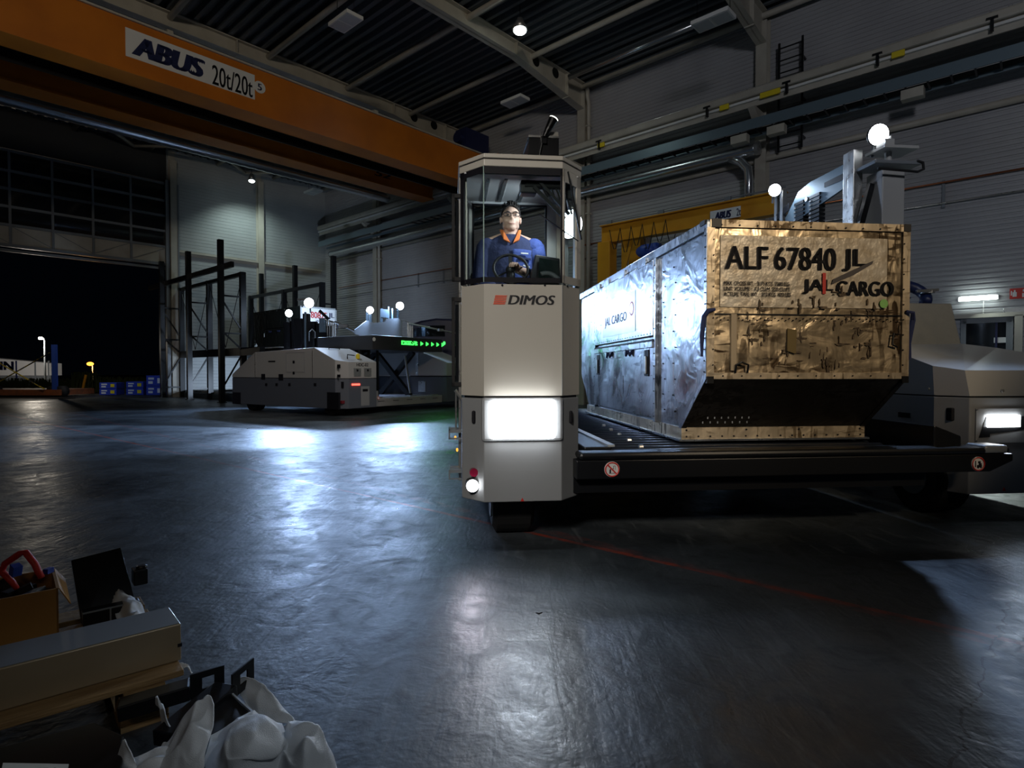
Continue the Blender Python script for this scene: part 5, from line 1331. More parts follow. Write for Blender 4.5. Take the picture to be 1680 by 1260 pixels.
b = MB()
for (px0, px1) in ((382, 395), (537, 556)):
    a = HD.X(px0, 645, -.001); c = HD.X(px1, 672, -.001)
    b = MB(); b.box((-.012, c.y if c.y < a.y else a.y, zb2 - .01), (.05, a.y if a.y > c.y else c.y, HD.X(px1, 644, 0).z)); hpart(b, 'wheel_opening', M['ink'])
for y in (yE - .75, .6):
    b = MB(); b.cyl((.3, y, .26), .26, .3, 'x', 22); hpart(b, 'wheel', M['rubber'])
# number, ventilation grilles, hatch and red lamp on the front face
q0 = HD.Y(585, 601, 0); q1 = HD.Y(604, 596, 0)
text_fit('lettering', 'HDC-02', q1.x - q0.x, q1.z - q0.z, M['ink'], h2, face((q0.x, -.002, q0.z)), 0, .02, .002)
for (px0, px1) in ((580, 592), (597, 609)):
    a = HD.Y(px0, 604, 0); c = HD.Y(px1, 617.5, 0)
    b = MB(); b.box((a.x, -.010, c.z), (c.x, 0, a.z)); gr = hpart(b, 'ventilation_grille', M['galv'])
    b = MB(); b.box(((a.x + c.x)/2 - .03, -.014, a.z - .09), ((a.x + c.x)/2 + .03, -.01, a.z - .03)); hpart(b, 'grille_lock', M['ink'], gr)
a = HD.Y(592, 634, 0); c = HD.Y(606, 665, 0)
b = MB(); b.box((a.x, -.006, c.z), (c.x, 0, a.z)); dd = hpart(b, 'front_hatch', M['bodygrey'], bevel=.004)
b = MB(); b.box((a.x + .06, -.012, a.z - .14), (c.x - .06, -.006, a.z - .07)); hpart(b, 'hatch_handle', M['ink'], dd)
a = HD.Y(577, 629.5, 0); c = HD.Y(590, 631.5, 0)
b = MB(); b.box((a.x, -.02, c.z - .01), (c.x, -.002, a.z)); hpart(b, 'tail_light', M['lens_red'])
b = MB(); q = HD.Y(567, 660, .1); b.box((.06, .06, q.z - .03), (.16, .14, q.z + .05)); hpart(b, 'corner_reflector', mat('dull_red', (.2, .02, .03), .3))
b = MB(); q = HD.Y(568, 630, .1); b.box((.10, .07, q.z - .1), (.14, .13, q.z + .06)); hpart(b, 'grip_slot', M['ink'])
q = HD.Y(587, 588, .3)
b = MB(); b.cyl((q.x, .3, zf + .14), .055, .10, 'z', 14); b.ball((q.x, .3, zf + .19), (.055, .055, .05)); be = hpart(b, 'emergency_button', M['yel'])
b = MB(); b.box((q.x - .07, .22, zf + .02), (q.x + .07, .38, zf + .09)); hpart(b, 'button_base', M['ink'], be)
b = MB(); b.path([(q.x - .36, .3, zf + .08), (q.x - .36, .3, zf + .20), (q.x - .12, .3, zf + .18)], .015, 6); b.path([(WH*.35, 1.0, zr - .1), (WH*.35, 1.0, zr + .0), (WH*.65, 1.0, zr + .0), (WH*.65, 1.0, zr - .1)], .015, 6); hpart(b, 'hood_handle', M['black'])
# low front bed
XB = 4.35
zq0 = HD.Y(650, 652, .3).z; zq1 = HD.Y(650, 665, .3).z
b = MB(); b.box((WH, .30, max(.1, zq1)), (XB, 3.6, zq0)); bed = hpart(b, 'low_bed', mat('bed_grey', (.33, .32, .33), .45), bevel=.01)
b = MB(); b.box((WH + .02, .2, .2), (WH + .25, .4, zq0 + .22)); hpart(b, 'bed_block', M['bodygrey'], bed)
b = MB()
for k in range(5): b.box((WH + .35 + k*.58, .292, zq0 - .09), (WH + .58 + k*.58, .30, zq0 - .078))
hpart(b, 'bed_slots', M['ink'], bed)
b = MB()
for x in (1.6, 3.0, 4.0): b.box((x, .4, zq0), (x + .28, .6, zq0 + .03))
hpart(b, 'bed_plates', M['galv'], bed)
p = HD.Y(621, 653, .18)
b = MB(); b.cyl((p.x, .19, p.z), .05, .01, 'y', 18); sg_ = hpart(b, 'prohibition_sign', M['white'])
b = MB(); b.path([(p.x + .045*math.cos(k*PI/9), .182, p.z + .045*math.sin(k*PI/9)) for k in range(18)], .007, 6, close=True); hpart(b, 'red_ring', M['red'], sg_)
# second housing on the far side of the bed
b = MB(); b.box((XB, .1, .2), (XB + 1.2, yE, 1.0)); hpart(b, 'far_lower_body', M['far_lower'], bevel=.01)
b = MB(); b.prism([(.1, 1.03), (yE, 1.03), (yE, 1.4), (yE - 1.2, 1.85), (1.3, 1.85), (.1, 1.45)], 'x', XB, XB + 1.2); hpart(b, 'far_hood', M['hood'], bevel=.01)
b = MB(); b.box((XB - .03, 1.3, 1.03), (XB, 1.42, 1.8)); b.box((XB - .03, 1.0, .5), (XB, 1.3, .85)); hpart(b, 'far_housing_trim', M['galv'])
# raised platform with green message display
zp0 = HD.Y(680, 576, .25).z; zp1 = HD.Y(680, 554, .25).z
b = MB(); b.box((WH + .10, .25, zp0), (XB - .05, 2.6, zp1)); pf = hpart(b, 'raised_platform', mat('platform_dark_grey', (.035, .035, .037), .5), bevel=.01)
b = MB()
a0 = HD.Y(659, 562, .24); a1 = HD.Y(733, 562, .24)
hgt = .11
rr = random.Random(4)
n = 46
for i in range(n):
    x = a0.x + (a1.x - a0.x)*.33*i/n
    for j in range(5):
        if rr.random() < .55: b.box((x, .238, a0.z - .06 + j*.025), (x + .013, .25, a0.z - .06 + j*.025 + .018))
hpart(b, 'green_display', M['led_green'], pf)
for k in range(5):
    b = MB(); x = a0.x + (a1.x - a0.x)*(.40 + .12*k)
    for i in range(4):
        for j in range(5):
            if abs(j - 2) <= 2 - i*.6 + .2: b.box((x + i*.03, .238, a0.z - .06 + j*.025), (x + i*.03 + .022, .25, a0.z - .06 + j*.025 + .018))
    hpart(b, 'display_arrow', M['led_green'], pf)
lamp('display_glow', 'AREA', HD.wld((a0.x + a1.x)/2, -.1, a0.z), HD.wld((a0.x + a1.x)/2, -3, 0.4), 5, (.1, 1, .15), 2.0, 170, size_y=.12)
p = HD.Y(610, 556, .24)
b = MB(); b.cyl((WH + .15, .245, zp1 - .12), .055, .01, 'y', 18); sg_ = hpart(b, 'prohibition_sign', M['white'], pf)
p = HD.Y(729, 563, .24)
b = MB(); b.cyl((p.x, .245, p.z), .055, .012, 'y', 18); hpart(b, 'round_sign', M['led_green'], pf)
# scissor lift under the platform
b = MB()
for y in (.9, 2.6):
    for x in (1.6, 3.6):
        b.bar((x - .1, y, .4), (x - .1, y + 1.5, zp0), .12, .16); b.bar((x + .05, y + 1.5, .4), (x + .05, y, zp0), .12, .16)
hpart(b, 'scissor_arms', M['black'])
b = MB()
for k in range(7): b.box((WH + .08 + k*.11, .75 + (k % 3)*.2, .35), (WH + .15 + k*.11, .8 + (k % 3)*.2, zp0))
hpart(b, 'hose_bundle', M['black'])
b = MB(); q0 = HD.Y(664, 583, .8); q1 = HD.Y(673, 645, .8); b.bar((q0.x, .8, q0.z), (q1.x, .8, q1.z), .06, .03); hpart(b, 'lift_guide', M['galv'])
# end shield, mast and diagonal on the platform
yS = 1.9
def sp_(px, py): q = HD.Y(px, py, yS); return (q.x, q.z)
b = MB(); b.prism([sp_(*k) for k in ((582, 548), (582, 541), (601, 526), (613, 530), (631, 528), (634, 523), (652, 522), (659, 527), (659, 552), (600, 552))], 'y', yS - .02, yS + .02); sh = hpart(b, 'end_shield', M['lightgrey'])
b = MB()
for (px, py0, py1) in ((611, 550, 510), (606, 550, 512), (629, 548, 506), (640, 540, 503), (646, 540, 506), (656, 540, 504)):
    a = sp_(px, py0); c = sp_(px, py1); b.box((a[0] - .03, yS + .06, a[1]), (a[0] + .03, yS + .12, c[1]))
a = sp_(626, 520); c = sp_(640, 508); b.box((a[0], yS + .05, a[1]), (c[0], yS + .07, c[1]))
hpart(b, 'mast_rail', M['bluegrey'])
b = MB(); a = sp_(663, 531); c = sp_(722, 554); b.tube((a[0], yS - .2, a[1]), (c[0], .5, c[1]), .03, 8)
m_ = [(a[i] + c[i])/2 for i in (0, 1)]; b.cbox((m_[0], (yS - .2 + .5)/2, m_[1]), (.22, .10, .09)); hpart(b, 'turnbuckle_stay', M['galv'])
b = MB()
for k in range(4):
    a = sp_(664 + k*2.6, 529 + k*.8); c = sp_(664 + k*2.6, 556); b.path([(a[0] - .1, yS - .1, a[1] + .03), (a[0], yS - .14, a[1]), (c[0], yS - .14, c[1])], .016, 6)
hpart(b, 'hydraulic_pipes', M['galv'])
q = HD.Y(607, 509, yS + .05); round_light(HD, (q.x, yS + .05, q.z), .12, 'round work light on the shield of the HDC-02 loader platform, left of the pair', 380, gp(560, 720), 150, BLUE, 'work lights on the far platform mast', aim=(-.6, -1, -.2))
q = HD.Y(656, 502, yS + .05); round_light(HD, (q.x, yS + .05, q.z), .14, 'round work light on the shield of the HDC-02 loader platform, right of the pair', 420, gp(480, 720), 150, BLUE, 'work lights on the far platform mast', aim=(-.6, -1, -.2))

# lifting platform with its own mast behind the second loader
LP = ROOM
pY = 19.8
def wp(px, py, Y=pY): return at(px, py, Y)
o_ = wp(500, 575)
lf = thing('lifting_platform', 'dark lifting platform with mast, hoses and two glaring lamps behind the HDC-02 loader', 'lift', WORLD, (o_.x, pY, 0))
def w2(px, py, dy=0.0): q = at(px, py, pY + dy); return (q.x - o_.x, dy, q.z)
b = MB(); a = w2(556, 554); c = w2(605, 571); b.box((a[0], 0, c[2]), (c[0], 2.4, a[2])); b.build('platform_box', M['steelgrey'], lf, bevel=.02)
b = MB(); a = w2(556, 570); c = w2(606, 572.5); b.box((a[0] - .3, -.2, c[2]), (c[0], 0, a[2])); b.box((w2(556, 553)[0], -.02, w2(556, 555)[2]), (w2(604, 553)[0], .02, w2(556, 552)[2])); b.build('bright_edge', M['lightgrey'], lf)
b = MB()
for k in range(7): q = w2(562 + 6*k, 558, -.01); b.cyl((q[0], -.01, q[2]), .035, .02, 'y', 10)
b.build('bolt', M['galv'], lf)
b = MB()
for (px, w_, t_) in ((470, .26, 528), (477, .1, 524), (487, .30, 522), (500, .20, 514), (511, .26, 527), (523, .34, 530), (536, .22, 534)):
    b = MB(); a = w2(px, 580); c = w2(px, t_); b.box((a[0] - w_/2, .1, 0.2), (a[0] + w_/2, .3, c[2])); b.build('mast_column', M['black'], lf)
b = MB(); a = w2(500, 579); c = w2(504, 512); b.box((a[0], -.02, a[2]), (a[0] + .05, .06, c[2])); a = w2(524, 545); c = w2(535, 522); b.box((a[0], -.02, a[2]), (c[0], .06, c[2])); b.build('mast_rail', M['bluegrey'], lf)
b = MB()
for k in range(5):
    px = 539 + 3.6*k; a = w2(px, 527 + k); c = w2(px, 556 + (k % 2)*10); b.path([(a[0] - .1, -.05, a[2] + .06), (a[0], -.1, a[2]), (c[0], -.1, c[2])], .022, 6)
a = w2(508, 545); b.path([(a[0], -.05, a[2] - .3), (a[0], -.05, a[2]), (a[0] + .1, -.05, a[2] + .1), (a[0] + .2, -.05, a[2]), (a[0] + .2, -.05, a[2] - .2)], .02, 6)
b.build('hydraulic_pipes', M['galv'], lf)
b = MB(); a = w2(551, 529); c = w2(588, 546); b.tube((a[0], -.15, a[2]), (c[0], -.15, c[2]), .045, 8); b.path([(c[0], -.15, c[2]), (c[0] + .08, -.15, c[2] - .05), (c[0] + .1, -.15, w2(590, 553)[2])], .045, 8)
m_ = w2(566, 536); b.cbox((m_[0], -.15, m_[2]), (.3, .14, .12)); b.build('turnbuckle_stay', M['galv'], lf)
b = MB(); a = w2(526, 510); c = w2(541, 524); b.bar((a[0], -.12, a[2]), (c[0], -.12, c[2]), .06, .09); b.build('dark_lever', M['black'], lf)
b = MB(); a = w2(486, 489); c = w2(500, 493); b.box((a[0], .1, c[2]), (c[0] + .1, .2, a[2])); b.build('lamp_arm', M['galv'], lf)
q = w2(474, 514, -.1); round_light(WORLD, (o_.x + q[0], pY - .1, q[2]), .13, 'round work light on the lifting platform, left of the white-faced container', 500, gp(330, 700), 150, BLUE, None, aim=(-.1, -1, -.2))
q = w2(507, 497, -.2); round_light(WORLD, (o_.x + q[0], pY - .2, q[2]), .17, 'large glaring work light in front of the white-faced container', 600, gp(420, 700), 150, BLUE, None, aim=(0, -1, -.15))
lamp('container_light', 'SPOT', wp(512, 494, 20.6), ROOM.wld(5.2, 8.5, 3.2), 420, COOL, .1, 120, .8)
# narrow floodlight fans of the far mast lamps on the hall floor
def fan(src, tgt, e, half, wide):
    o = lamp('work_light_fan', 'SPOT', src, tgt, e, BLUE, .06, half*2, .22); o.scale = (wide, 1, 1); return o
lamp('work_light_spill', 'SPOT', HD.wld(1.15, 1.7, 3.3), HD.wld(.6, .5, 1.5), 90, COOL, .1, 75, .8)
fan(wp(474, 516, pY - .6), gp(120, 714), 2600, 5.6, 5.5)
fan(HD.wld(HD.Y(656, 503, yS - .3)), gp(590, 708), 1000, 6.5, 4.5)
# dark-hooded vehicle behind the raised platform
dv = thing('covered_vehicle', 'dark blue rounded vehicle hood behind the raised platform with green display', 'vehicle', WORLD, (at(715, 560, 23).x, 23, 0))
def d2_(px, py): q = at(px, py, 23); return (q.x - dv.location.x, q.z)
b = MB(); b.prism([d2_(*k) for k in ((672, 640), (672, 532), (690, 526), (715, 522), (742, 523), (760, 530), (760, 640))], 'y', 0, 2.0); b.build('hood', mat('dark_blue_paint', (.03, .035, .09), .3), dv, bevel=.08)
b = MB(); b.prism([d2_(*k) for k in ((676, 552), (676, 540), (700, 534), (730, 534), (730, 552))], 'y', -.01, .02); b.build('side_window', M['dglass'], dv)
b = MB(); a = d2_(695, 536); b.box((a[0], -.03, a[1] - .02), (a[0] + .25, -.01, a[1] + .02)); b.build('door_handle', M['galv'], dv)

# ------------------------------------------------------------------ the driver
hp_ = LO.Y(838, 358, .48)                      # middle of the face, in loader coordinates
hc = Vector((hp_.x, .48, hp_.z))
HS = .000992*1.0
def body_mesh():
    b = MB()
    # head: skull, jaw, nose, ears, neck (local x right in the picture, -y towards the viewer)
    b.ball(hc + Vector((0, .025, .028)), (.076, .092, .084), 24, 18)
    b.ball(hc + Vector((0, -.006, -.030)), (.066, .074, .070), 24, 18)
    b.ball(hc + Vector((0, -.030, -.078)), (.042, .042, .032), 16, 12)
    for sx in (-1, 1):
        b.ball(hc + Vector((sx*.036, -.036, -.030)), (.029, .034, .030), 12, 8)
        b.ball(hc + Vector((sx*.047, .0, -.060)), (.020, .034, .030), 12, 8)
        b.ball(hc + Vector((sx*.079, .020, -.012)), (.010, .021, .031), 12, 8)
        b.ball(hc + Vector((sx*.030, -.064, .026)), (.026, .012, .008), 10, 8)
    b.path([hc + Vector((0, -.070, .010)), hc + Vector((.0, -.084, -.018)), hc + Vector((0, -.072, -.030))], [.008, .0125, .011], 10)
    b.ball(hc + Vector((-.010, -.074, -.026)), .0085); b.ball(hc + Vector((.010, -.074, -.026)), .0085)
    b.ball(hc + Vector((0, -.066, -.054)), (.030, .014, .007), 12, 8); b.ball(hc + Vector((0, -.065, -.065)), (.026, .014, .007), 12, 8)
    b.path([hc + Vector((0, .022, -.06)), hc + Vector((0, .030, -.11)), hc + Vector((0, .045, -.16))], [.056, .058, .072], 18)
    # torso, arms
    nk = hc + Vector((0, .045, -.128))
    b.ball(nk + Vector((0, .02, -.20)), (.175, .105, .20), 24, 18); b.ball(nk + Vector((0, .0, -.44)), (.165, .115, .18), 24, 16)
    for sx in (-1, 1):
        sh = nk + Vector((sx*.185, .02, -.085)); b.ball(sh, .066)
        b.path([nk + Vector((sx*.03, .02, -.02)), sh], [.055, .06], 14)
    sl = nk + Vector((-.195, .02, -.09)); el = nk + Vector((-.245, -.03, -.36)); hl_ = nk + Vector((-.10, -.25, -.50))
    b.path([sl, sl*.5 + el*.5, el], [.062, .056, .046], 14); b.ball(el, .047); b.path([el, el*.45 + hl_*.55, hl_], [.046, .040, .030], 14)
    sr = nk + Vector((.195, .02, -.09)); er = nk + Vector((.235, -.06, -.35)); hr = hc + (LO.Y(847, 441, .22) + Vector((.012, .03, 0)) - hc)/.92
    b.path([sr, sr*.5 + er*.5, er], [.062, .056, .046], 14); b.ball(er, .047); b.path([er, er*.45 + hr*.55, hr], [.046, .038, .028], 14)
    for (h, sx) in ((hl_, 1), (hr, -1)):
        d = Vector((.35*sx, -.75, .35)).normalized() if h is hr else Vector((.5, -.8, .1)).normalized()
        u = d.cross(Vector((0, 0, 1))).normalized(); n_ = u.cross(d)
        b.ball(h + d*.035, (.034, .045, .020), 14, 10, d.to_track_quat('Y', 'Z').to_matrix().to_4x4())
        for k, ln in enumerate((.050, .058, .054, .042)):
            r0 = h + d*.068 + u*(.024 - .0165*k)
            m1 = r0 + d*ln*.55 - n_*.004; m2 = m1 + d*ln*.25 - n_*ln*.45; b.path([r0 - d*.012, m1, m2, m2 - n_*ln*.3 - d*.008], [.0088, .0084, .0078, .006], 8)
        b.path([h + d*.02 + u*.032*sx, h + d*.05 + u*.050*sx - n_*.012, h + d*.078 + u*.046*sx - n_*.028], [.0105, .0098, .0075], 8)
    # hips and legs
    hp2 = nk + Vector((0, .03, -.60)); b.ball(hp2, (.17, .13, .11), 20, 14)
    for sx in (-1, 1):
        kn = hp2 + Vector((sx*.10, -.34, .0)); an = kn + Vector((sx*.02, .06, -.36)); b.path([hp2 + Vector((sx*.09, 0, -.02)), kn], [.085, .060], 16); b.ball(kn, .062)
        b.path([kn, kn*.6 + an*.4, an], [.058, .056, .038], 14); b.path([an + Vector((0, .05, -.03)), an + Vector((0, -.11, -.045))], [.040, .034], 12)
    return b, nk, hr
b, nk, hr = body_mesh()
man = b.build('person', M['skin'], None, True); put(man, LO, hc*(1 - .92)); man.scale = (.92, .92, .92)
md = man.modifiers.new('r', 'REMESH'); md.mode = 'VOXEL'; md.voxel_size = .0042; md.use_smooth_shade = True
ms = man.modifiers.new('s', 'SMOOTH'); ms.factor = .5; ms.iterations = 3
tag(man, 'person with glasses and blue work shirt at the wheel in the glazed driver cab', 'person')
def mp(b, name, m, parent=None, **k): return b.build(name, m, parent or man, **k)
# shirt
b = MB()
def ring(c, rx, ry, n=28): return [c + Vector((rx*math.cos(2*PI*k/n), ry*math.sin(2*PI*k/n), 0)) for k in range(n)]
b.loft([ring(nk + Vector((0, .0, z)), rx, ry) for z, rx, ry in ((-.66, .178, .135), (-.56, .176, .138), (-.44, .182, .132), (-.30, .195, .126), (-.20, .205, .120), (-.12, .215, .108), (-.07, .20, .095), (-.035, .155, .085), (.0, .085, .072))])
for sx in (-1, 1):
    b.ball(nk + Vector((sx*.188, .015, -.09)), (.075, .078, .072), 16, 12)
sl = nk + Vector((-.195, .02, -.09)); el = nk + Vector((-.25, -.03, -.36)); hl_ = nk + Vector((-.11, -.23, -.49))
sr = nk + Vector((.195, .02, -.09)); er = nk + Vector((.238, -.06, -.36))
b.path([sl, sl*.5 + el*.5, el], [.076, .072, .062], 16); b.ball(el, .062); b.path([el, el*.3 + hl_*.7], [.060, .048], 14)
b.path([sr, sr*.5 + er*.5, er], [.076, .072, .062], 16); b.ball(er, .061)
hw = er*.35 + hr*.65; b.path([er, hw], [.060, .044], 14)
sh_ = mp(b, 'shirt', M['navy'], smooth=True); r_ = sh_.modifiers.new('r', 'REMESH'); r_.mode = 'VOXEL'; r_.voxel_size = .008; r_.use_smooth_shade = True
s_ = sh_.modifiers.new('s', 'SMOOTH'); s_.factor = .5; s_.iterations = 6
# royal blue chest panels on the light side
b = MB()
def chest(u, v):
    a = R_(-88 + 76*u); z = -.60 + .47*v
    rx = .196 + .016*math.sin(PI*min(1, v*1.1)); ry = .139 - .012*v
    return nk + Vector((rx*math.cos(a), ry*math.sin(a), z))
b.grid(chest, 14, 16); mp(b, 'shirt_front_panel', M['royal'], smooth=True, solid=.008)
b = MB()
b.ball(nk + Vector((.192, .005, -.095)), (.080, .080, .078), 16, 12); b.path([sr + Vector((.004, -.004, 0)), sr*.45 + er*.55 + Vector((.004, -.006, 0))], [.081, .075], 16); mp(b, 'shirt_sleeve', M['royal'], smooth=True)
# collar, shoulder piping, badge lettering strips
b = MB()
for sx in (-1, 1):
    b.slab([nk + Vector((sx*.012, -.112, -.085)), nk + Vector((sx*.062, -.098, -.058)), nk + Vector((sx*.086, -.02, .030)), nk + Vector((sx*.062, -.052, .022))], (0, -.010, .006))
    b.slab([nk + Vector((sx*.062, -.052, .022)), nk + Vector((sx*.086, -.02, .030)), nk + Vector((sx*.07, .06, .04)), nk + Vector((sx*.055, .05, .035))], (0, .0, .012))
mp(b, 'collar', M['orangecloth'])
b = MB()
for sx in (-1, 1): b.path([nk + Vector((sx*.085, .0, .0)), nk + Vector((sx*.15, -.005, -.032)), nk + Vector((sx*.215, -.01, -.062)), nk + Vector((sx*.258, -.01, -.10))], .006, 6)
mp(b, 'shoulder_piping', M['orangecloth'])
b = MB(); b.cbox(nk + Vector((.10, -.128, -.165)), (.062, .006, .010), rz=R_(14)); b.cbox(nk + Vector((.115, -.128, -.265)), (.056, .006, .010), rz=R_(14), ry=R_(10)); mp(b, 'chest_badge', M['white'])
b = MB(); b.cbox(nk + Vector((.10, -.122, -.205)), (.105, .012, .014), rz=R_(14)); mp(b, 'pocket_flap', M['navy'])
# trousers
b = MB(); hp2 = nk + Vector((0, .03, -.60)); b.ball(hp2, (.185, .145, .12), 20, 14)
for sx in (-1, 1):
    kn = hp2 + Vector((sx*.10, -.34, .0)); an = kn + Vector((sx*.02, .06, -.34)); b.path([hp2 + Vector((sx*.09, 0, -.02)), kn], [.098, .074], 16); b.ball(kn, .074); b.path([kn, an], [.072, .056], 14)
tr_ = mp(b, 'trousers', M['navy'], smooth=True)
# hair: short, dark, brushed up at the front
b = MB()
def cap_(u, v):
    a = 2*PI*u; t = v*R_(96)
    st = math.sin(t); x = .082*st*math.cos(a); y = .098*st*math.sin(a); z = .090*math.cos(t)
    fr = max(0, -math.sin(a))
    z += .010*(1 - v)*(.4 + .6*fr)
    if v > .55: z += (v - .55)*.135*fr**1.2          # the hairline lifts over the forehead
    if v > .75: z -= (v - .75)*.10*(1 - fr)
    return hc + Vector((x, .027 + y, .030 + z))
b.grid(cap_, 28, 10)
rh = random.Random(8)
for k in range(130):
    a = rh.uniform(0, 2*PI); r = rh.uniform(0, .95); x = .066*r*math.cos(a); y = .075*r*math.sin(a)
    z = .088*math.sqrt(max(.1, 1 - r*r*.82)); p = hc + Vector((x, .018 + y, .034 + z - .006)); b.path([p, p + Vector((x*.18 + rh.uniform(-.004, .004), -.008, .016 + (.010 if y < 0 else 0)))], [.009, .002], 5)
mp(b, 'hair', M['hair'], smooth=True, solid=.006)
b = MB()
for sx in (-1, 1): b.path([hc + Vector((sx*.014, -.076, .030)), hc + Vector((sx*.034, -.075, .034)), hc + Vector((sx*.052, -.064, .028))], [.003, .0036, .002], 6)
mp(b, 'eyebrows', M['hair'])
b = MB()
for sx in (-1, 1): b.ball(hc + Vector((sx*.031, -.066, .008)), (.0125, .009, .006), 12, 8)
ey = mp(b, 'eyes', mat('eye_white', (.5, .47, .45), .3), smooth=True)
b = MB()
for sx in (-1, 1): b.ball(hc + Vector((sx*.031 + .002, -.0738, .008)), (.0056, .003, .0056), 10, 8)
mp(b, 'irises', M['ink'], ey)
b = MB(); b.path([hc + Vector((-.030, -.068, -.054)), hc + Vector((-.016, -.077, -.060)), hc + Vector((.0, -.080, -.0615)), hc + Vector((.016, -.077, -.060)), hc + Vector((.030, -.068, -.054))], [.0015, .003, .0034, .003, .0015], 8); mp(b, 'lips', mat('lips', (.42, .17, .15), .5), smooth=True)
b = MB()
for sx in (-1, 1):
    cx = sx*.034
    b.path([hc + Vector((cx + .027*math.copysign(abs(math.cos(t))**.7, math.cos(t)), -.087 + .010*abs(math.cos(t))*(1 if math.cos(t)*sx > 0 else 0), .007 + .015*math.copysign(abs(math.sin(t))**.7, math.sin(t)))) for t in [2*PI*k/24 for k in range(24)]], .0021, 6, close=True)
    b.path([hc + Vector((sx*.061, -.077, .014)), hc + Vector((sx*.079, -.04, .012)), hc + Vector((sx*.081, .02, .006))], .0025, 6)
    b.path([hc + Vector((cx - .027, -.087, .0195)), hc + Vector((cx, -.088, .0225)), hc + Vector((cx + .027, -.085, .0195))], .003, 6)
b.path([hc + Vector((-.008, -.088, .012)), hc + Vector((0, -.090, .014)), hc + Vector((.008, -.088, .012))], .0025, 6)
mp(b, 'glasses', M['ink'])

# ------------------------------------------------------------------ packing goods in the near left corner
PZ = .15
def g(px, py, z): return gp(px, py, z)
# wooden pallet under the metal box
r0 = g(303, 1100, PZ); l0 = g(0, 1190, PZ)
dx = (l0 - r0); dx.z = 0; dx.normalize(); dn = Vector((-dx.y, dx.x, 0))
if dn.y < 0: dn = -dn                       # pointing away from the camera
ang = math.atan2(-dx.y, -dx.x)              # local x runs towards the right end
PF = Frame(r0.x, r0.y, math.degrees(ang))
def cat_(b, name, m, label, cat, z=0, **k): o = b.build(name, m, None, **k); put(o, PF, (0, 0, z)); return tag(o, label, cat)
pal = thing('wooden_pallet', 'worn wooden pallet carrying the champagne metal box in the near left corner', 'pallet', PF, (0, 0, 0))
for k in range(5):
    b = MB(); b.box((-1.3, .01 + k*.19, PZ - .022), (.0, .14 + k*.19, PZ)); b.build('top_board', M['wood'], pal, bevel=.003)
for x in (-1.22, -.68, -.12):
    for y in (.0, .38, .76):
        b = MB(); b.box((x - .07, y, .02), (x + .07, y + .13, PZ - .044)); b.build('block', M['wood'], pal, bevel=.004)
    b = MB(); b.box((x - .06, .0, PZ - .044), (x + .06, .90, PZ - .022)); b.build('stringer', M['wood'], pal)
    b = MB(); b.box((x - .07, .0, .0), (x + .07, .9, .02)); b.build('bottom_board', M['wood'], pal)
# long champagne sheet-metal box
zt_b = PZ + .002
rt = PF.loc(g(297, 1023, PZ + .135))
bx = thing('metal_box', 'long champagne-coloured sheet metal box lying on the wooden pallet', 'box', PF, (0, 0, zt_b))
b = MB(); b.box((-1.5, rt.y, 0), (rt.x, rt.y + .20, .133)); b.build('box_shell', M['beige'], bx, bevel=.004)
b = MB(); b.box((-1.49, rt.y + .006, .133), (rt.x - .004, rt.y + .194, .1345)); b.build('grey_top', M['steelgrey'], bx)
b = MB(); b.box((rt.x - .012, rt.y - .002, .05), (rt.x + .002, rt.y + .01, .062)); b.build('edge_notch', M['ink'], bx)
# cardboard box with red handle and bits inside
cb = g(97, 1056, PZ); cbl = PF.loc(cb)
cx = thing('cardboard_box', 'open brown cardboard box of small parts behind the long metal box', 'box', PF, (cbl.x, cbl.y, PZ), 0)
hcb = .215
b = MB(); Wc, Dc = .62, .30
b.box((-Wc, 0, 0), (0, Dc, .006)); b.box((-Wc, 0, 0), (0, .006, hcb)); b.box((-Wc, Dc - .006, 0), (0, Dc, hcb)); b.box((-.006, 0, 0), (0, Dc, hcb)); b.box((-Wc, 0, 0), (-Wc + .006, Dc, hcb)); b.build('box_walls', M['cardboard'], cx)
b = MB(); b.slab([(0, 0, hcb), (0, Dc, hcb), (.035, Dc, hcb - .05), (.035, 0, hcb - .07)], (.004, 0, 0)); b.build('side_flap', M['cardboard'], cx)
def pf2(px, py, Y):  # a point at world depth Y, in pallet-frame coordinates
    return PF.loc(at(px, py, Y))
Yh = (PF.wld(cbl.x - .15, cbl.y + .15, 0)).y
pts = [pf2(*k, Yh) for k in ((28, 966), (20, 955), (3, 938), (8, 925), (33, 908), (42, 906), (57, 925), (63, 938), (69, 948))]
b = MB(); b.path(pts, [.009, .011, .012, .012, .012, .012, .012, .012, .010], 10); o = cat_(b, 'red_handle', M['red'], 'bent red plastic handle sticking out of the cardboard box', 'handle', smooth=True)
rb_ = random.Random(2)
b = MB()
for k in range(40):
    c = Vector((cbl.x - rb_.uniform(.04, Wc - .04), cbl.y + rb_.uniform(.04, Dc - .04), PZ + hcb - .03 + rb_.uniform(-.03, .02))); b.cbox(c, (rb_.uniform(.02, .08), rb_.uniform(.02, .06), rb_.uniform(.01, .04)), rb_.uniform(0, 3), rb_.uniform(-.5, .5), 0)
o = cat_(b, 'small_parts', M['blackmat'], 'jumble of small black parts filling the cardboard box', 'parts'); o['kind'] = 'stuff'
q = pf2(26, 935, Yh); b = MB(); b.cbox(q, (.03, .03, .04), .4, .3); b.cbox(q + Vector((.10, .02, -.03)), (.03, .02, .02), .8); cat_(b, 'blue_cap', M['postblue'], 'small blue cap seen through the red handle', 'cap')
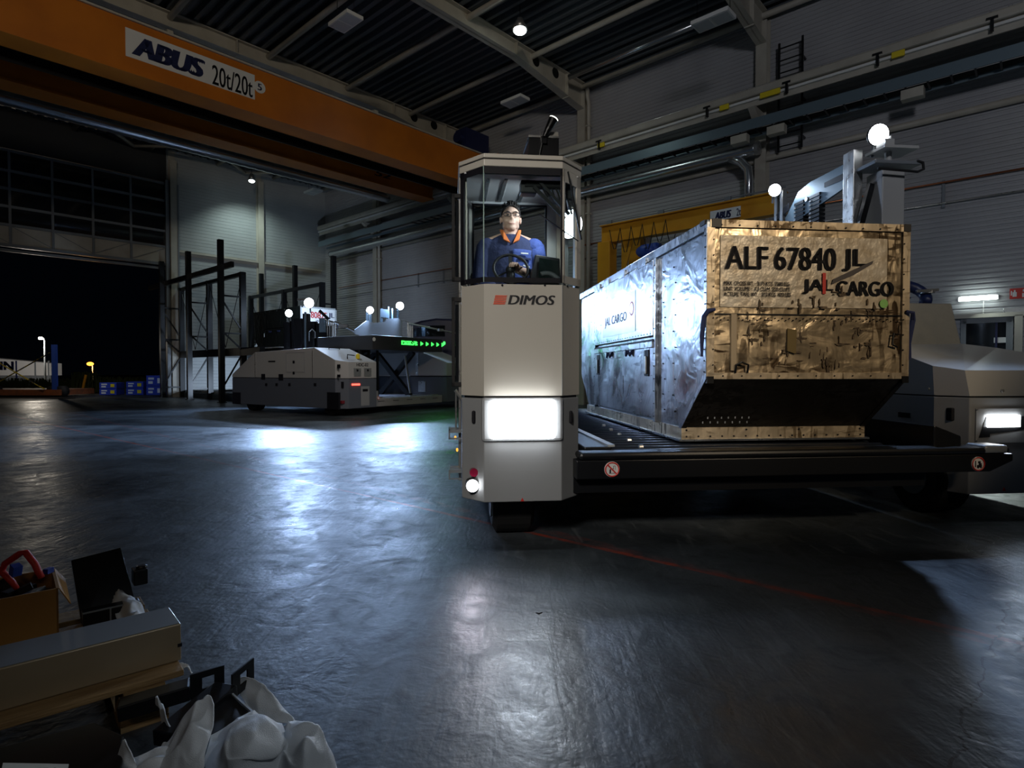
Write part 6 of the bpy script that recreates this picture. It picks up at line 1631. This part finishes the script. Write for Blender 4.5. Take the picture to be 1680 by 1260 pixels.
# black sheet-metal cover and bracket behind
kb = g(104, 1030, PZ); kl = PF.loc(kb); kl.x += .06
bc = thing('black_housing', 'matt black sheet metal housing standing beside the cardboard box', 'housing', PF, (kl.x, kl.y, PZ))
b = MB(); b.slab([(0, .0, .0), (.20, .0, .0), (.16, .16, .25), (-.02, .16, .23)], (0, .02, -.005)); b.box((.0, -.06, .0), (.20, .0, .06)); b.build('cover_sheet', M['black'], bc, bevel=.003)
b = MB(); b.box((.0, -.065, .058), (.20, -.06, .064)); b.box((.09, -.07, .0), (.096, -.064, .06)); b.build('edge_fold', M['steelgrey'], bc)
b = MB(); b.box((.19, .03, .10), (.245, .10, .17)); b.cyl((.225, .06, .17), .022, .02, 'z', 12); b.build('bracket', M['black'], bc, bevel=.006)
# foam wrap next to it
from mathutils import noise as mnoise
def cloth(pts_rows, name, label, m=M['foam'], sub=2, amp=.020):
    rows = [[g(px, py, z) for px, py, z in r] for r in pts_rows]
    def cr(P, t):
        n = len(P) - 1; x = t*n; i = min(int(x), n - 1); f = x - i
        p0, p1, p2, p3 = P[max(i-1, 0)], P[i], P[i+1], P[min(i+2, n)]
        return .5*((2*p1) + (p2 - p0)*f + (2*p0 - 5*p1 + 4*p2 - p3)*f*f + (3*p1 - p0 - 3*p2 + p3)*f**3)
    off = Vector((len(label)*1.7, sum(map(ord, label)) % 37, 0))
    def fn(u, v):
        p = cr([cr(r, v) for r in rows], u)
        a = mnoise.noise(p*7 + off); c = mnoise.noise(p*17 + off*2); d = mnoise.noise(p*40 + off)
        e = mnoise.noise(p*11 + off*3); edge = min(1, 4*min(u, 1 - u, v, 1 - v) + .25)
        ridge = -abs(a)*2.6 - abs(e)*1.9 + 1.0
        return p + Vector((.5*c, .5*a, ridge*1.25 + .35*c + .15*d))*amp*edge
    b = MB(); b.grid(fn, 46, 46)
    o = b.build(name, m, None, True)
    s2 = o.modifiers.new('sol', 'SOLIDIFY'); s2.thickness = .003
    return tag(o, label, 'packing foam')
cloth([[(175, 970, .20), (192, 966, .22), (214, 978, .20)], [(186, 1000, .19), (208, 985, .24), (232, 992, .20)], [(196, 1022, .17), (214, 1012, .21), (243, 1024, .16)], [(180, 1032, .155), (205, 1032, .17), (240, 1032, .155)]], 'foam_sheet', 'crumpled white foam sheet beside the black housing on the pallet')
cloth([[(100, 1050, .155), (120, 1042, .18), (150, 1034, .19), (178, 1030, .18)], [(103, 1058, .155), (125, 1052, .165), (152, 1046, .165), (180, 1040, .16)]], 'foam_sheet', 'strip of white foam between the metal box and the black housing')
# black profiles wrapped in foam, in front of the pallet
cloth([[(289, 1090, .13), (300, 1087, .14), (315, 1102, .12)], [(296, 1098, .13), (306, 1094, .135), (312, 1101, .12)]], 'foam_sheet', 'tiny white foam corner poking out above the pallet end')
FB = .06
pf_ = thing('steel_profile', 'black steel profile ending in a square-holed tab, upper of the wrapped pair', 'steel profile', WORLD, (0, 0, 0))
def bar_tab(th, a, c, wdt, hole_at, nm='profile_bar'):
    A, C = g(*a), g(*c)
    b = MB(); b.bar(A, C, wdt, .05); b.build(nm, M['black'], th, bevel=.004)
    d = (C - A).normalized(); s = d.cross(Vector((0, 0, 1))).normalized()
    b = MB(); u = Vector((0, 0, 1))
    P = [C + s*(wdt*.2), C + s*(wdt*.2) + d*.085, C + s*(wdt*.2) + d*.085 + u*.055, C + s*(wdt*.2) + u*.075]
    hole0, hole1 = .38, .72
    def L(t, v): return C + s*(wdt*.2) + d*(.105*t) + u*(.085*v) - u*.03
    for (t0, t1, v0, v1) in ((0, 1, 0, .3), (0, 1, .75, 1), (0, .35, .3, .75), (.7, 1, .3, .75)):
        b.slab([L(t0, v0), L(t1, v0), L(t1, v1), L(t0, v1)], s*.006)
    b.build('holed_tab', M['black'], th)
bar_tab(pf_, (195, 1165, .10), (312, 1130, .12), .07, 0)
pf2_ = thing('steel_profile', 'black steel profile ending in a square-holed tab, lower of the wrapped pair', 'steel profile', WORLD, (0, 0, 0))
bar_tab(pf2_, (270, 1215, .10), (372, 1132, .12), .09, 0)
A = g(352, 1140, .11); C = g(415, 1195, .10)
b = MB(); b.slab([g(352, 1142, .12), g(378, 1135, .12), g(418, 1172, .12), g(345, 1205, .12)], (0, 0, -.05)); b.build('profile_plate', M['black'], pf2_)
b = MB(); b.bar(g(378, 1136, .125), g(418, 1172, .125), .006, .006); b.build('bright_edge', M['lightgrey'], pf2_)
# foam wraps
cloth([[(258, 1138, .24), (259, 1137, .24), (261, 1140, .24)], [(262, 1165, .16), (268, 1168, .16), (275, 1180, .15)], [(268, 1200, .10), (278, 1205, .10), (290, 1210, .10)], [(262, 1262, .05), (275, 1264, .05), (295, 1265, .05)]], 'foam_sheet', 'pointed upright sliver of white foam left of the big foam bundle')
cloth([[(340, 1142, .25), (345, 1141, .25), (350, 1156, .24)], [(305, 1172, .20), (325, 1180, .21), (349, 1190, .20)], [(282, 1205, .15), (310, 1218, .19), (338, 1232, .17)], [(255, 1240, .10), (290, 1256, .14), (334, 1262, .14)], [(235, 1275, .06), (280, 1285, .10), (330, 1292, .10)]], 'foam_sheet', 'white foam sheet folded to a tall upright point in front of the black profiles')
cloth([[(203, 1212, .19), (206, 1212, .19), (210, 1224, .17)], [(196, 1228, .15), (206, 1232, .15), (218, 1238, .14)], [(190, 1252, .10), (204, 1256, .11), (225, 1258, .10)], [(190, 1280, .06), (205, 1282, .06), (228, 1284, .06)]], 'foam_sheet', 'small curled white foam tip at the left end of the foam bundle')
cloth([[(208, 1240, .11), (235, 1236, .12), (262, 1233, .11), (290, 1238, .09)], [(204, 1258, .09), (232, 1252, .12), (262, 1250, .12), (292, 1255, .09)], [(200, 1285, .05), (230, 1282, .07), (262, 1282, .07), (292, 1285, .05)]], 'foam_sheet', 'low bluish-white foam fold at the bottom left of the foam bundle')
cloth([[(352, 1215, .10), (372, 1190, .17), (400, 1176, .20), (428, 1174, .20), (452, 1186, .18), (462, 1192, .14)],
       [(345, 1235, .10), (370, 1206, .19), (402, 1192, .23), (432, 1188, .23), (458, 1198, .21), (474, 1212, .15)],
       [(338, 1258, .08), (365, 1238, .17), (398, 1222, .22), (432, 1216, .22), (462, 1222, .19), (476, 1228, .13)],
       [(332, 1285, .05), (360, 1272, .12), (395, 1258, .17), (430, 1248, .17), (460, 1244, .14), (474, 1240, .10)],
       [(330, 1310, .02), (358, 1305, .06), (392, 1295, .09), (428, 1285, .09), (458, 1275, .07), (474, 1262, .05)]], 'foam_sheet', 'puffed white foam wrap in the middle of the foam bundle', sub=2)
cloth([[(462, 1192, .12), (478, 1184, .17), (500, 1184, .19), (520, 1196, .17), (530, 1204, .13)],
       [(458, 1220, .13), (480, 1206, .19), (504, 1203, .21), (524, 1212, .18), (540, 1228, .11)],
       [(450, 1250, .11), (478, 1240, .17), (504, 1234, .19), (530, 1240, .15), (550, 1252, .08)],
       [(445, 1290, .06), (475, 1285, .10), (505, 1282, .11), (535, 1282, .08), (560, 1285, .03)]], 'foam_sheet', 'rolled white foam wrap at the right end of the foam bundle', sub=2)
cloth([[(391, 1113, .12), (402, 1111, .13), (420, 1116, .125), (434, 1126, .11)], [(392, 1135, .08), (412, 1128, .10), (438, 1138, .09), (456, 1152, .07)], [(410, 1160, .06), (432, 1158, .07), (460, 1166, .06), (478, 1178, .04)], [(432, 1188, .04), (452, 1186, .04), (476, 1190, .03), (492, 1198, .015)]], 'foam_sheet', 'grey-looking flat foam sheet standing behind the black profile tab')
cloth([[(345, 1205, .13), (375, 1190, .14), (410, 1170, .14), (420, 1172, .12)], [(340, 1230, .12), (365, 1215, .14), (398, 1196, .15), (425, 1182, .12)], [(330, 1262, .07), (352, 1250, .09), (372, 1240, .09), (392, 1228, .08)]], 'foam_sheet', 'smooth foam layer lying over the lower black profile', sub=2)
# big black box in the corner with a paper label
bk = thing('black_box', 'large black box at the bottom left edge carrying a white paper label', 'box', WORLD, (0, 0, 0))
zK = .13
c0, c1_, c2_, c3 = g(-160, 1268, zK), g(156, 1184, zK), g(203, 1206, zK), g(200, 1300, zK)
b = MB(); c3b = g(-160, 1330, zK); b.slab([c0, c1_, c2_, c3, c3b], (0, 0, -zK)); b.build('box_body', M['black'], bk, bevel=.006)
b = MB(); b.slab([g(5, 1252, zK + .002), g(113, 1254, zK + .002), g(104, 1300, zK + .002), g(-6, 1300, zK + .002)], (0, 0, .001)); pl_ = b.build('paper_label', M['paper'], bk)
a_ = g(44, 1273, zK + .004); c_ = g(100, 1272, zK + .004); dd_ = (c_ - a_); an_ = math.atan2(dd_.y, dd_.x)
text_fit('lettering', '554', .055, .03, M['ink'], pl_, Matrix.Translation(a_) @ Matrix.Rotation(an_, 4, 'Z'), 0, .02, .0005)
# small dark scrap on the floor in the middle
p = gp(884, 1006); b = MB(); b.slab([p + Vector((-.016, 0, .001)), p + Vector((.0, -.010, .001)), p + Vector((.018, .004, .001)), p + Vector((.004, .006, .001))], (0, 0, .004)); o = b.build('floor_scrap', M['blackmat']); tag(o, 'tiny dark scrap on the floor below the headlight', 'scrap')
